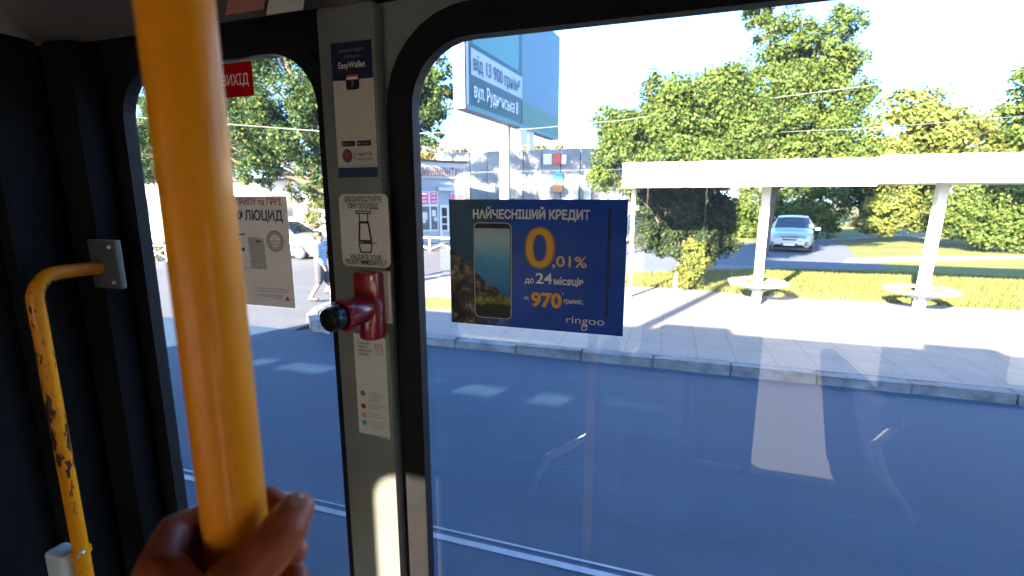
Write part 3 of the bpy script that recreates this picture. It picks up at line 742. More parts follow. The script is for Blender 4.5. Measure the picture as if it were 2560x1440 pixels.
# ------------------------------------------------------------------ cars
def sedan(name, label, loc, rz, paint, group=None):
    t = thing(name, label, 'car', loc, rz, group)
    L, Wd = 4.25, 0.84
    xs = [-2.12, -2.08, -1.95, -1.75, -1.45, -1.15, -0.85, -0.35, 0.1, 0.45, 0.75, 1.05, 1.35, 1.65, 1.9, 2.04, 2.12]
    wd = [.60, .70, .78, .82, .84, .84, .84, .84, .84, .84, .84, .84, .83, .81, .76, .68, .58]
    belt = [.72, .80, .90, .93, .94, .93, .91, .90, .89, .88, .87, .86, .82, .77, .72, .66, .58]
    top = [.74, .84, .95, .97, .99, 1.22, 1.40, 1.46, 1.46, 1.40, 1.20, .96, .88, .83, .77, .70, .60]
    tw = [.50, .58, .66, .68, .66, .60, .57, .57, .57, .58, .61, .66, .66, .62, .58, .50, .44]
    bot = [.38, .30, .22, .20, .18, .18, .18, .18, .18, .18, .18, .18, .18, .19, .20, .24, .34]
    rows = []
    for i, x in enumerate(xs):
        w = wd[i]; b = belt[i]
        half = [(w * .86, bot[i]), (w * 1.0, bot[i] + .14), (w * 1.02, b * .72), (w * .96, b), (tw[i], top[i]), (tw[i] * .5, top[i] + .025)]
        rows.append([(x, y, z) for y, z in half] + [(x, 0, top[i] + .035)] + [(x, -y, z) for y, z in reversed(half)])
    body, glass, shield = MB(), MB(), MB()
    n = len(rows[0])
    for i in range(len(xs) - 1):
        for k in range(n - 1):
            q = [rows[i][k], rows[i][k + 1], rows[i + 1][k + 1], rows[i + 1][k]]
            side = k in (3, n - 5); topf = k in range(4, n - 5)
            if side and 5 <= i <= 9: glass.add(q, [(0, 1, 2, 3)])
            elif topf and i in (9, 10): shield.add(q, [(0, 1, 2, 3)])
            elif topf and i in (4, 5): shield.add(q, [(0, 1, 2, 3)])
            else: body.add(q, [(0, 1, 2, 3)])
    body.add(rows[0], [tuple(range(n))]); body.add(rows[-1], [tuple(range(n))])
    bo = body.build('body', paint, t, smooth=True, sharp=40)
    glass.build('side_window', 'car_glass', t); shield.build('windscreen', 'car_glass', t)
    m = MB(); 
    for x in (-.55, .35): 
        for s in (-1, 1): m.box(x, s * .70, 1.17, .07, .05, .5, rot=Matrix.Rotation(s * .52, 4, 'X'))
    m.build('pillar', paint, t)
    m = MB(); m.box(0, 0, .16, 3.9, 1.4, .1); m.build('underbody', 'dark_plastic', t)
    for x in (-1.32, 1.32):
        for s in (-1, 1):
            w = MB(); w.lathe([(.21, -.10), (.29, -.10), (.31, -.06), (.31, .07), (.28, .10), (.2, .10)], (x, s * .755, .31), (0, s, 0), 26)
            wo_ = w.build('wheel', 'tyre', t, smooth=True)
            m = MB(); m.lathe([(.19, .085), (.195, .105), (.17, .095), (.165, .08)], (x, s * .755, .31), (0, s, 0), 24)
            for q in range(7):
                a = 2 * math.pi * q / 7; m.box(x + .1 * math.cos(a), s * .86, .31 + .1 * math.sin(a), .19, .02, .035, rot=Matrix.Rotation(-a, 4, 'Y'))
            m.build('rim', 'rim_metal', wo_)
    for s in (-1, 1):
        m = MB(); m.box(1.93, s * .60, .67, .22, .30, .14, rz=s * -.35, bev=.03); m.build('headlight', 'lamp_glass', t)
        m = MB(); m.box(-2.02, s * .62, .78, .16, .22, .17, rz=s * .3, bev=.03); m.build('tail_light', 'tail_red', t)
        m = MB(); m.box(.78, s * .97, .95, .12, .2, .13, bev=.03); m.build('mirror', paint, t)
        m = MB(); m.box(2.06, s * .55, .36, .06, .2, .08, bev=.015); m.build('fog_lamp', 'dark_plastic', t)
    m = MB(); m.box(2.09, 0, .64, .06, .62, .05, bev=.01); m.box(2.115, 0, .545, .06, .52, .06, bev=.01); m.build('grille', 'dark_plastic', t)
    m = MB(); m.box(2.13, 0, .335, .05, .6, .1, bev=.015); m.build('lower_intake', 'dark_plastic', t)
    m = MB(); m.box(2.14, 0, .44, .04, 1.15, .05, bev=.015); m.build('bumper', paint, t)
    m = MB(); m.box(2.165, 0, .345, .012, .42, .085); m.build('number_plate', 'letter_white', t)
    return t
cp = onZ(1998, 630, SZ)
c1 = sedan('sedan_car', 'silver sedan driving towards the viewer on the side street', (cp.x, cp.y + 1.6, SZ), R(-104), 'silver_paint')
p = onZ(744, 650, 0)
c2 = sedan('sedan_car', 'silver car parked beyond the paper sheet, front wheel showing', (p.x - 1.45, p.y + .85, 0), R(6), 'silver_paint')
p = onZ(1635, 612, SZ)
c3 = sedan('sedan_car', 'dark car half hidden behind the dark tree on the side street', (p.x - .4, p.y + 1, SZ), R(14), 'graphite_paint')

# ------------------------------------------------------------------ people walking by the corner
plain('skin_tone', (0.32, 0.18, 0.12), 0.5, var=0.08, scale=20)
def stripes():
    t = NT('striped_cloth'); w = t.n('TexWave', wave_type='BANDS', bands_direction='Z'); w.inputs['Scale'].default_value = 8.5; w.inputs['Distortion'].default_value = .6
    t.l(t.obj(), w.inputs['Vector'])
    return t.done(t.bsdf(t.ramp(w.outputs['Fac'], [(.35, (0.03, 0.13, 0.30)), (.6, (0.35, 0.5, 0.62))]), .8))
stripes()
plain('dark_cloth', (0.035, 0.037, 0.05), 0.85, local=True); plain('white_cloth', (0.72, 0.70, 0.67), 0.85, var=.08, local=True); plain('navy_cloth', (0.02, 0.03, 0.09), .85, local=True)
plain('hair_dark', (0.02, 0.014, 0.01), .6); plain('hair_fair', (0.30, 0.19, 0.10), .6); plain('shoe', (0.05, 0.045, 0.045), .6)
def person(label, loc, rz, h, shirt, lower, hair, stride, long_hair=False, trousers=False, bag=False):
    k = h / 1.75
    t = thing('person', label, 'person', loc, rz, 'people walking by the corner'); 
    S = lambda lst: [tuple(c * k for c in p) for p in lst]
    sr = lambda lst: [c * k for c in lst]
    # walks along +x; y is left
    legs = {1: [(0, .09, .93), (stride * .45, .09, .50), (stride * .75, .09, .09)], -1: [(0, -.09, .93), (-stride * .10, -.09, .50), (-stride * .85, -.09, .13)]}
    arms = {1: [(0, .19, 1.42), (-.10, .25, 1.14), (-.02, .24, .88)], -1: [(0, -.19, 1.42), (.03, -.25, 1.14), (.17, -.22, .92)]}
    caps = [(S([(0, 0, .95), (.01, 0, 1.15), (.01, 0, 1.36), (0, 0, 1.45)]), sr([.14, .125, .15, .11])), (S([(0, .07, 1.38), (0, -.07, 1.38)]), sr([.12, .12])),
            (S([(0, 0, 1.45), (.02, 0, 1.56)]), sr([.058, .055])),
            (S([(.015, 0, 1.60), (.02, 0, 1.68)]), sr([.085, .092])), (S([(.07, 0, 1.585), (.075, 0, 1.62)]), sr([.045, .05])), (S([(.105, 0, 1.625), (.098, 0, 1.65)]), sr([.014, .012]))]
    for s in (-1, 1):
        hp, kn, an = legs[s]; caps.append((S([hp, kn, an]), sr([.095, .062, .042])))
        caps.append((S([(an[0] - .04, an[1], an[2] - .045), (an[0] + .14, an[1], an[2] - .055)]), sr([.04, .034])))
        sh_, el, wr = arms[s]; caps.append((S([sh_, el, wr]), sr([.062, .045, .03])))
        caps.append((S([wr, (wr[0] + .03, wr[1], wr[2] - .09)]), sr([.034, .026])))
        caps.append((S([(wr[0] + .02, wr[1] - s * .01, wr[2] - .03), (wr[0] + .06, wr[1] - s * .015, wr[2] - .07)]), sr([.012, .01])))
        caps.append((S([(.0, s * .085, 1.63), (.0, s * .09, 1.66)]), sr([.014, .016])))
    blend_body('body', caps, 'skin_tone', t, .014 * k, 3)
    # clothes
    caps = [(S([(0, 0, .93), (.01, 0, 1.15), (.01, 0, 1.36), (0, 0, 1.43)]), sr([.155, .145, .165, .10])), (S([(0, .09, 1.38), (0, -.09, 1.38)]), sr([.125, .125]))]
    for s in (-1, 1):
        a, b, c = [Vector(p) for p in arms[s]]; caps.append((S([a, a.lerp(b, .75)]), sr([.08, .07])))
    blend_body('shirt', caps, shirt, t, .016 * k, 3)
    caps = [(S([(0, 0, .92), (0, 0, 1.0)]), sr([.158, .15]))]
    for s in (-1, 1):
        a, b, c = [Vector(p) for p in legs[s]]
        caps.append((S([a, a.lerp(b, .9)] + ([b, b.lerp(c, .92)] if trousers else [])), sr([.115, .095] + ([.08, .062] if trousers else []))))
    blend_body('trousers' if trousers else 'shorts', caps, lower, t, .016 * k, 2)
    caps = [(S([(-.01, 0, 1.67), (-.02, 0, 1.70)]), sr([.102, .096])), (S([(-.04, 0, 1.60), (-.045, 0, 1.66)]), sr([.08, .09])), (S([(.03, .045, 1.71), (.03, -.045, 1.71)]), sr([.065, .065])), (S([(-.02, .06, 1.64), (-.02, .06, 1.68)]), sr([.042, .05])), (S([(-.02, -.06, 1.64), (-.02, -.06, 1.68)]), sr([.042, .05]))]
    if long_hair: caps.append((S([(-.05, 0, 1.62), (-.08, 0, 1.42)]), sr([.08, .06])))
    blend_body('hair', caps, hair, t, .012 * k, 2)
    for s in (-1, 1):
        an = legs[s][2]; blend_body('shoe', [(S([(an[0] - .05, an[1], an[2] - .045), (an[0] + .15, an[1], an[2] - .055)]), sr([.048, .04]))], 'shoe', t, .012 * k, 1)
    return t
pp = onZ(797, 753, 0.0)
person('person in a blue striped shirt and dark shorts walking near the kerb corner', (pp.x + .12, pp.y, 0.0), R(20), 1.58, 'striped_cloth', 'dark_cloth', 'hair_dark', .30)
pp = onZ(818, 738, 0.0)
person('person in pale trousers and navy top half hidden by the window pillar', (pp.x + .1, pp.y + .25, 0.0), R(30), 1.58, 'navy_cloth', 'white_cloth', 'hair_fair', .26, True, True)

# ------------------------------------------------------------------ overhead wires
plain('wire_metal', (0.22, 0.22, 0.22), .5, var=.05)
def wire(label, pts, r):
    m = MB(); m.tube(pts, r, 6); o = m.build('overhead_wire', 'wire_metal'); return tag(o, label, 'wire', 'overhead wires')
a, b_, c_ = onY(300, 290, 9), onY(830, 330, 10), onY(1330, 322, 11.5)
e_ = onY(1930, 245, 14)
wire('thin pale wire crossing the left window and running on past the billboard', [a + (a - b_), a, b_, onY(1060, 333, 10.5), c_, onY(1560, 300, 12.5), e_, e_ + (e_ - c_)], .0065)
a, b_ = onY(2180, 320, 15), onY(2560, 290, 17); 
wire('thin wire above the shelter roof towards the right picture edge', [onY(1950, 330, 14), a, b_, b_ + (b_ - a)], .005)

# contact-wire mast on the far side of the bus; its long shadow falls across the pavement
sh_foot = onZ(1560, 842, PAVE_Z); back = 13.5
mx, my = sh_foot.x - math.sin(SUN_AZ) * back, sh_foot.y - math.cos(SUN_AZ) * back
mt = thing('wire_mast', 'tall grey contact-wire mast standing across the road behind the bus', 'mast', (mx, my, 0))
m = MB(); m.tube([(0, 0, -.1), (0, 0, 9.0)], [.15, .10], 14); m.build('shaft', 'steel_grey', mt, smooth=True)
m = MB(); m.tube([(0, 0, 8.2), (0, 4.5, 8.6)], .04, 8); m.build('arm', 'steel_grey', mt)
# ------------------------------------------------------------------ the bus
plain('wall_grey', (0.185, 0.19, 0.178), 0.5, var=0.08, scale=3, bump=0.12, bscale=220)
plain('panel_dark', (0.010, 0.010, 0.011), 0.8, var=0.35, scale=3, bump=0.2, bscale=150, spec=0.12)
plain('cove_grey', (0.17, 0.15, 0.14), 0.6, var=0.1, scale=2)
plain('rubber', (0.010, 0.010, 0.012), 0.65, spec=0.2, var=0.2, scale=15, bump=0.1, bscale=120)
plain('floor_vinyl', (0.07, 0.07, 0.075), 0.7, var=0.2, scale=6)
plain('bus_skin', (0.55, 0.50, 0.12), 0.35, var=0.05, scale=1, coat=0.5)
plain('seat_cloth', (0.03, 0.06, 0.18), 0.8, var=0.3, scale=18)
plain('chrome', (0.86, 0.86, 0.87), 0.45, metal=0.85, var=0.03)
def glassmat():
    t = NT('window_glass')
    fr = t.n('Fresnel'); fr.inputs['IOR'].default_value = 1.65
    tr = t.n('BsdfTransparent'); tr.inputs[0].default_value = (0.93, 0.965, 0.975, 1)
    gl = t.n('BsdfGlossy'); gl.inputs['Roughness'].default_value = 0.006; gl.inputs[0].default_value = (1, 1, 1, 1)
    m1 = t.n('MixShader'); t.l(fr.outputs[0], m1.inputs[0]); t.l(tr.outputs[0], m1.inputs[1]); t.l(gl.outputs[0], m1.inputs[2])
    d0 = t.n('BsdfDiffuse'); d0.inputs[0].default_value = (0.7, 0.71, 0.73, 1); d1 = t.n('BsdfTranslucent'); d1.inputs[0].default_value = (0.7, 0.71, 0.73, 1); df = t.n('MixShader'); df.inputs[0].default_value = .5; t.l(d0.outputs[0], df.inputs[1]); t.l(d1.outputs[0], df.inputs[2])
    a = t.noise(3.5, 6, 0.7); b = t.noise(45, 3, 0.6)
    st = t.n('Mapping'); st.inputs['Scale'].default_value = (6, 6, .5); t.l(t.pos(), st.inputs['Vector'])
    c = t.noise(2.0, 5, .6, st.outputs[0])
    dirt = t.math('MULTIPLY', t.ramp(a.outputs['Fac'], [(.42, (0, 0, 0)), (.8, (1, 1, 1))]), .035)
    dirt = t.math('ADD', dirt, t.math('MULTIPLY', t.ramp(c.outputs['Fac'], [(.5, (0, 0, 0)), (.75, (1, 1, 1))]), .02))
    dirt = t.math('ADD', dirt, t.math('MULTIPLY', t.ramp(b.outputs['Fac'], [(.66, (0, 0, 0)), (.72, (1, 1, 1))]), .012))
    dirt = t.math('ADD', dirt, .033)
    m2 = t.n('MixShader'); t.l(dirt, m2.inputs[0]); t.l(m1.outputs[0], m2.inputs[1]); t.l(df.outputs[0], m2.inputs[2])
    return t.done(m2.outputs[0])
glassmat()
t_ = NT('film_diffuser'); a_ = t_.n('BsdfTranslucent'); a_.inputs[0].default_value = (.55, .53, .50, 1); b_ = t_.n('BsdfDiffuse'); b_.inputs[0].default_value = (.3, .3, .3, 1); x_ = t_.n('AddShader'); t_.l(a_.outputs[0], x_.inputs[0]); t_.l(b_.outputs[0], x_.inputs[1]); t_.done(x_.outputs[0])  # added diffuser: spreads sun at the far-side windows into soft interior fill
t_ = NT('tinted_glass'); a_ = t_.n('BsdfTransparent'); a_.inputs[0].default_value = (.42, .44, .43, 1); b_ = t_.n('BsdfGlossy'); b_.inputs['Roughness'].default_value = .01; f_ = t_.n('Fresnel'); x_ = t_.n('MixShader'); t_.l(f_.outputs[0], x_.inputs[0]); t_.l(a_.outputs[0], x_.inputs[1]); t_.l(b_.outputs[0], x_.inputs[2]); t_.done(x_.outputs[0])

bus = thing('bus', 'city bus interior wall with rubber-edged windows and grey pillar', 'bus', (0, 0.95, 0.35))
OX, OY, OZ = 0, 0.95, 0.35
fnw = lambda y: (lambda u, v, d: (u - OX, d - OY, v - OZ))
FZ = 0.35
X0, X1 = -8.7, 4.6
YI, YO = 0.945, 0.985
Z_TOP = 2.70
GY = 0.962
# near-side windows: (glass left, glass right, bottom, top, corner radius, plate left, plate right)
wins = [(-0.521, 1.02, 1.10, 2.617, 0.13, -0.655, 1.15), (-1.364, -0.752, 1.02, 2.625, 0.125, -1.52, -0.655), (1.30, 2.80, 1.10, 2.617, .13, 1.15, 2.95), (3.10, 4.45, 1.10, 2.617, .13, 2.95, X1)]
k = -1.52
while k > X0 + .5:
    wins.append((k - 1.62, k - .16, 1.10, 2.617, .13, k - 1.75, k)); k -= 1.75
xl = k
for i, (g0, g1, zb, zt, r, p0, p1) in enumerate(wins):
    g = 0.064
    hole = rrect(g0 - g + .012, g1 + (g if i != 1 else .05) - .012, zb - g + .012, zt + g - .012 if i > 1 else zt + .05, r + .05)
    outer = rect_match(hole, p0, p1, FZ, Z_TOP)
    mm = MB(); mm.ring(outer, hole, fnw(0), YI, YO); mm.build('wall_panel', 'wall_grey' if i in (0, 2, 3) else 'panel_dark', bus)
    w = D.objects.new('window', None); COL.objects.link(w); w.parent = bus
    go = rrect(g0 - g, g1 + g, zb - g, zt + g, r + g); gi = rrect(g0, g1, zb, zt, r); gm = rrect(g0 - g * .6, g1 + g * .6, zb - g * .6, zt + g * .6, r + g * .6)
    mm = MB(); mm.ring(go, gi, fnw(0), YI - .004, GY + .004); mm.ring(gm, rrect(g0 + .002, g1 - .002, zb + .002, zt - .002, r), fnw(0), YI - .013, YI + .0)
    mm.build('gasket', 'rubber', w)
    mm = MB(); gl_ = rrect(g0 - .01, g1 + .01, zb - .01, zt + .01, r); mm.add([(u, GY - OY, v - OZ) for u, v in gl_], [tuple(range(len(gl_)))]); mm.build('glass', 'window_glass', w, fix=False)
# grey pillar between the two windows in view
pil = MB(); pil.box(-0.656 - OX, 0.928 - OY, 1.525 - OZ, 0.142, 0.036, 2.34, bev=0.012); pil.build('pillar', 'wall_grey', bus, smooth=True)
# header and lighter cove above the windows
mm = MB(); mm.box((X0 + X1) / 2, 0.985 - OY, 2.735 - OZ, X1 - X0, .09, .07); mm.build('header', 'panel_dark', bus)
mm = MB(); mm.prism([(.935, 2.702), (.50, 2.84), (.50, 2.86), (.95, 2.725)], lambda u, v, d: (d, u - OY, v - OZ), X0, X1); mm.build('cove_panel', 'cove_grey', bus)
# roof shell and ceiling
def arc(zc, ze, n=14): return [(1.03 - 2.4 * k / n, ze + (zc - ze) * (1 - abs(2 * k / n - 1) ** 3.0)) for k in range(n + 1)]
out_, in_ = arc(3.13, 2.74), arc(3.02, 2.70)
mm = MB(); mm.prism(out_ + in_[::-1], lambda u, v, d: (d, u - OY, v - OZ), X0, X1); mm.build('roof', 'cove_grey', bus)
for hx, hw, hh in ((-6.2, 1.4, .2), (-2.6, 1.1, .16), (1.1, .9, .14), (3.2, 1.3, .18)):
    mm = MB(); mm.box(hx, -.15 - OY, 3.13 + hh / 2 - .02 - OZ, hw, 1.0, hh, bev=.04); mm.build('roof_hatch', 'cove_grey', bus)
mm = MB(); mm.box((X0 + X1) / 2, -.16 - OY, FZ - .04 - OZ, X1 - X0, 2.3, .08); mm.build('floor', 'floor_vinyl', bus)
for xx in (X0, X1):
    mm = MB(); mm.box(xx, -.16 - OY, 1.7 - OZ, .08, 2.32, 2.7); mm.build('end_wall', 'panel_dark', bus)
mm = MB(); mm.box((xl + X0) / 2, .99 - OY, 1.5 - OZ, abs(xl - X0), .08, 2.4); mm.build('wall_panel', 'panel_dark', bus)
mm = MB(); mm.box((X0 + X1) / 2, 1.0 - OY, .18 - OZ, X1 - X0, .05, .36); mm.box((X0 + X1) / 2, -1.32 - OY, .18 - OZ, X1 - X0, .05, .36); mm.build('skirt', 'bus_skin', bus)
# far side: windows behind the viewer; film added as soft fill, blinds to block sun
k = -8.29 - 1.66; YF = -1.30; i = 0
while k < X1 - .3:
    e = min(k + 1.66, X1)
    door = abs(k - .01) < .2
    xa, xb, zl = (.18, 1.28, .52) if door else (k + .11, e - .11, 1.25)
    hole = rrect(xa, xb, zl, 2.53, .1)
    mm = MB(); mm.ring(rect_match(hole, k, e, FZ, Z_TOP), hole, fnw(0), YF - .07, YF); mm.build('wall_panel', 'wall_grey', bus)
    w = D.objects.new('window', None); COL.objects.link(w); w.parent = bus
    mm = MB(); mm.ring(rrect(xa - .02, xb + .02, zl - .02, 2.55, .12), rrect(xa + .03, xb - .03, zl + .03, 2.50, .07), fnw(0), YF - .075, YF + .012); mm.build('gasket', 'rubber', w)
    mm = MB(); gl_ = rrect(xa + .01, xb - .01, zl + .01, 2.52, .08); mm.add([(u, YF - .04 - OY, v - OZ) for u, v in gl_], [tuple(range(len(gl_)))[::-1]]); mm.build('glass', 'tinted_glass', w, fix=False)
    ft = 2.14 if k < -1.0 and k > -2.5 else (2.37 if abs(k + 8.29) < .1 or abs(k + 4.97) < .1 else 2.47)
    if door:
        mm = MB(); mm.prism(rrect(.60, xb - .04, zl + .04, 1.75, .08), fnw(0), YF - .036, YF - .033); mm.build('fill_film', 'film_diffuser', w)
        mm = MB(); mm.box(.57, YF - .02 - OY, 1.5 - OZ, .06, .05, 1.96); mm.build('door_stile', 'panel_dark', w)
        mm = MB(); mm.prism(rrect(.60, xb - .04, 1.755, 2.49, .02), fnw(0), YF - .036, YF - .033); mm.prism(rrect(xa + .04, .54, 1.90, 2.49, .02), fnw(0), YF - .036, YF - .033); mm.prism(rrect(xa + .04, .54, zl + .04, 1.56, .02), fnw(0), YF - .036, YF - .033); mm.build('sun_blocker', 'panel_dark', w)
        k = e; i += 1
        continue
    z_lo = 1.66 if -2.5 < k < -1 else 1.29
    mm = MB(); mm.prism(rrect(k + .15, e - .15, z_lo, 2.08, .03), fnw(0), YF - .036, YF - .033); mm.build('fill_film', 'film_diffuser', w)
    mm = MB(); mm.prism(rrect(k + .15, e - .15, 2.085, ft, .02), fnw(0), YF - .036, YF - .033); mm.build('sun_blocker', 'panel_dark', w)
    if ft < 2.2:
        mm = MB(); mm.prism(rrect(-1.37, e - .15, 2.13, 2.49, .02), fnw(0), YF - .036, YF - .033); mm.build('sun_blocker', 'panel_dark', w)
    k = e; i += 1
# dark cab partition and its grey edge post
mm = MB(); mm.box(-1.60, -.05 - OY, 1.52 - OZ, .06, 1.95, 2.34); mm.build('partition', 'panel_dark', bus)
ep = onY(300, 500, .86)
mm = MB(); mm.box(-1.475, .90 - OY, 1.52 - OZ, .11, .075, 2.34, bev=.02); mm.build('edge_post', 'panel_dark', bus)
mm = MB(); mm.box(-1.545, .80 - OY, 1.52 - OZ, .05, .12, 2.34, bev=.015); mm.build('edge_post', 'panel_dark', bus)

# seats behind the viewer with chrome grab loops (seen mirrored in the glass)
for i, (sx, hy, lab) in enumerate(((-0.12, -.06, 'blue bus seat with chrome grab loop reflected low in the window beside the pillar'), (1.05, -.06, 'blue bus seat with chrome grab loop reflected at lower right of the window'), (2.1, -.1, 'blue bus seat with chrome grab loop farthest along the row'))):
    st = thing('bus_seat', lab, 'chair', (sx, -.62, FZ), group='bus seats across the aisle')
    mm = MB(); mm.box(.12, 0, .46, .44, .84, .09, bev=.03); mm.build('seat_pad', 'seat_cloth', st)
    mm = MB(); mm.box(-.13, 0, .82, .08, .84, .66, bev=.03, rot=Matrix.Rotation(-.15, 4, 'Y')); mm.build('backrest', 'seat_cloth', st)
    for s in (-1, 1):
        mm = MB(); mm.box(.1, s * .33, .2, .05, .05, .44); mm.build('leg', 'black_iron', st)
    dy = hy + .62
    z0_ = .70 if i == 0 else .95
    pts = [(-.44, dy - .05, z0_ - .14), (-.40, dy, z0_ - .02), (-.34, dy + .02, z0_ + .10), (-.26, dy + .01, z0_ + .15), (-.15, dy - .2, z0_ + .15)] if i == 0 else [(-.12, dy - .2, z0_ + .12), (-.27, dy, z0_ + .11), (-.23, dy + .01, z0_ - .02), (-.16, dy, z0_ - .12), (-.11, dy - .04, z0_ - .2)]
    mm = MB(); mm.tube(pts, .016, 12, round_ends=True); mm.build('grab_loop', 'chrome', st, smooth=True)

# ------------------------------------------------------------------ grab rails
def yellow(name, chips):
    t = NT(name)
    nz = t.noise(9, 4, .6)
    c = t.ramp(nz.outputs['Fac'], [(.3, (0.74, 0.23, 0.0)), (.7, (0.84, 0.29, 0.001))])
    fine = t.noise(380, 2, .5)
    sc_ = t.n('Mapping'); sc_.inputs['Scale'].default_value = (1, 1, .03); t.l(t.pos(), sc_.inputs['Vector'])
    scr = t.noise(700, 3, .6, sc_.outputs[0]); c = t.mix(t.ramp(scr.outputs['Fac'], [(.62, (0, 0, 0)), (.72, (.35, .35, .35))]), c, (.45, .17, .02))
    smu = t.noise(26, 5, .7); c = t.mix(t.ramp(smu.outputs['Fac'], [(.5, (0, 0, 0)), (.75, (.45, .45, .45))]), c, (.42, .12, .01))
    nm = t.bump(fine.outputs['Fac'], .04, .001)
    if chips:
        mp = t.n('Mapping'); mp.inputs['Scale'].default_value = (1, 1, .35); t.l(t.pos(), mp.inputs['Vector'])
        ch = t.noise(42, 5, .62, mp.outputs[0]); big = t.noise(3.1, 2, .5)
        f = t.math('MULTIPLY', t.ramp(ch.outputs['Fac'], [(.55, (0, 0, 0)), (.565, (1, 1, 1))]), t.ramp(big.outputs['Fac'], [(.45, (0, 0, 0)), (.52, (1, 1, 1))]))
        c = t.mix(f, c, (0.06, 0.018, 0.012))
    return t.done(t.bsdf(c, .42, spec=.22, coat=.14, normal=nm, coat_rough=.12))
yellow('yellow_paint', False); yellow('yellow_worn', True)
PD = 0.26
pp = _C + ray(496, 500) * PD
PX, PYY, PR = pp.x, pp.y, 0.0178
pole = thing('grab_pole', 'thick glossy yellow grab pole held by the hand', 'grab pole', (PX, PYY, FZ))
mm = MB(); mm.tube([(0, 0, 0), (0, 0, 2.66)], PR, 40); mm.build('tube', 'yellow_paint', pole, smooth=True)
mm = MB(); mm.lathe([(.05, 0), (.05, .008), (.026, .02), (.0, .02)], (0, 0, 0), (0, 0, 1), 24); mm.build('floor_flange', 'steel_grey', pole, smooth=True)
mm = MB(); mm.lathe([(.026, 2.58), (.05, 2.63), (.05, 2.67)], (0, 0, 0), (0, 0, 1), 24); mm.build('ceiling_flange', 'steel_grey', pole, smooth=True)

v = onY(90, 760, .70); rx, ry = v.x, .70
hb = onY(230, 672, .86)
rzt = onY(85, 690, .70).z
rail = thing('bent_handrail', 'thinner bent yellow handrail with chipped paint on a grey bracket', 'handrail', (rx, ry, FZ))
pts = [(0, 0, .35), (0, 0, rzt - FZ - .06)]
for k in range(1, 9):
    a = R(90 * k / 8); pts.append((.00, .055 - .055 * math.cos(a), rzt - FZ - .06 + .06 * math.sin(a)))
pts += [(.01, .145, rzt - FZ + .002)]
mm = MB(); mm.tube(pts, .0168, 20); mm.build('tube', 'yellow_worn', rail, smooth=True)
plain('bracket_grey', (0.085, 0.09, 0.10), .5, var=.1)
b0 = onY(268, 660, .845)
mm = MB(); mm.box(b0.x - rx, .845 - ry, b0.z - FZ, .10, .016, .125, bev=.004); mm.build('bracket', 'bracket_grey', rail)
for q in (-1, 1):
    mm = MB(); mm.lathe([(.005, 0), (.005, .003), (.003, .0045)], (b0.x - rx + .03, .837 - ry, b0.z - FZ + q * .045), (0, -1, 0), 10); mm.build('screw', 'chrome', rail)
bz_ = onY(205, 1400, .70).z
plain('white_plastic', (0.62, 0.62, 0.60), .4, var=.1)
mm = MB(); mm.box(-.05, -.012, bz_ - FZ - .02, .07, .05, .10, bev=.012); mm.build('clamp', 'white_plastic', rail)
mm = MB(); mm.lathe([(.0172, bz_ - FZ + .02), (.021, bz_ - FZ + .022), (.021, bz_ - FZ + .034), (.0172, bz_ - FZ + .036)], (0, 0, 0), (0, 0, 1), 24); mm.build('clamp_ring', 'yellow_paint', rail)
mm = MB(); mm.tube([(.018, -.018, bz_ - FZ + .03), (.034, -.02, bz_ - FZ + .045), (.045, -.018, bz_ - FZ + .05)], .004, 8); mm.build('cable_tie', 'white_plastic', rail)

# ------------------------------------------------------------------ things stuck on the glass and pillar
def glossprint(name, col, rough=.35, crump=.16, thru=0.0):
    t = NT(name)
    a = t.noise(9, 3, .5, dist=.6); b = t.noise(30, 3, .5)
    nm = t.bump(a.outputs['Fac'], crump, .02); nm = t.bump(b.outputs['Fac'], crump * .5, .004, nm)
    sh_ = t.bsdf(col(t) if callable(col) else col, rough, spec=.12, coat=.06, normal=nm, coat_rough=.12)
    if thru:
        tr = t.n('BsdfTranslucent'); tr.inputs[0].default_value = tuple(col) + (1,); mx = t.n('MixShader'); mx.inputs[0].default_value = thru; t.l(sh_, mx.inputs[1]); t.l(tr.outputs[0], mx.inputs[2]); sh_ = mx.outputs[0]
    return t.done(sh_)
def poster_col(t):
    # printed rocky sea coast fading into a plain blue field
    o = t.obj(); sp = t.n('SeparateXYZ'); t.l(o, sp.inputs[0])
    rocks = t.noise(26, 8, .75, o, .5)
    rc = t.ramp(rocks.outputs['Fac'], [(.36, (.003, .003, .004)), (.47, (.02, .02, .022)), (.56, (.13, .11, .08)), (.66, (.50, .45, .36))])
    sea = t.ramp(t.math('ADD', t.math('MULTIPLY', sp.outputs[2], 3.5), .5), [(.1, (.004, .016, .05)), (.6, (.008, .08, .17)), (1.0, (.03, .10, .15))])
    wob = t.noise(12, 5, .6, o)
    edge = t.math('ADD', t.math('ADD', t.math('MULTIPLY', sp.outputs[2], 1.3), t.math('MULTIPLY', sp.outputs[0], 1.3)), t.math('MULTIPLY', wob.outputs['Fac'], .09))
    msk = t.ramp(t.math('ADD', edge, .5), [(.335, (1, 1, 1)), (.36, (0, 0, 0))])
    pic = t.mix(msk, sea, rc)
    isl = t.noise(13, 4, .6, o); 
    im = t.math('MULTIPLY', t.ramp(isl.outputs['Fac'], [(.60, (0, 0, 0)), (.62, (1, 1, 1))]), t.ramp(t.math('ADD', t.math('MULTIPLY', sp.outputs[2], 4), .2), [(.3, (0, 0, 0)), (.4, (1, 1, 1))]))
    pic = t.mix(im, pic, (.012, .014, .014))
    blue = t.ramp(t.noise(6, 3, .5, o).outputs['Fac'], [(.3, (.002, .055, .42)), (.7, (.004, .08, .56))])
    f = t.ramp(t.math('ADD', sp.outputs[0], .5), [(.37, (0, 0, 0)), (.47, (1, 1, 1))])
    return t.mix(f, pic, blue)
glossprint('poster_print', poster_col)
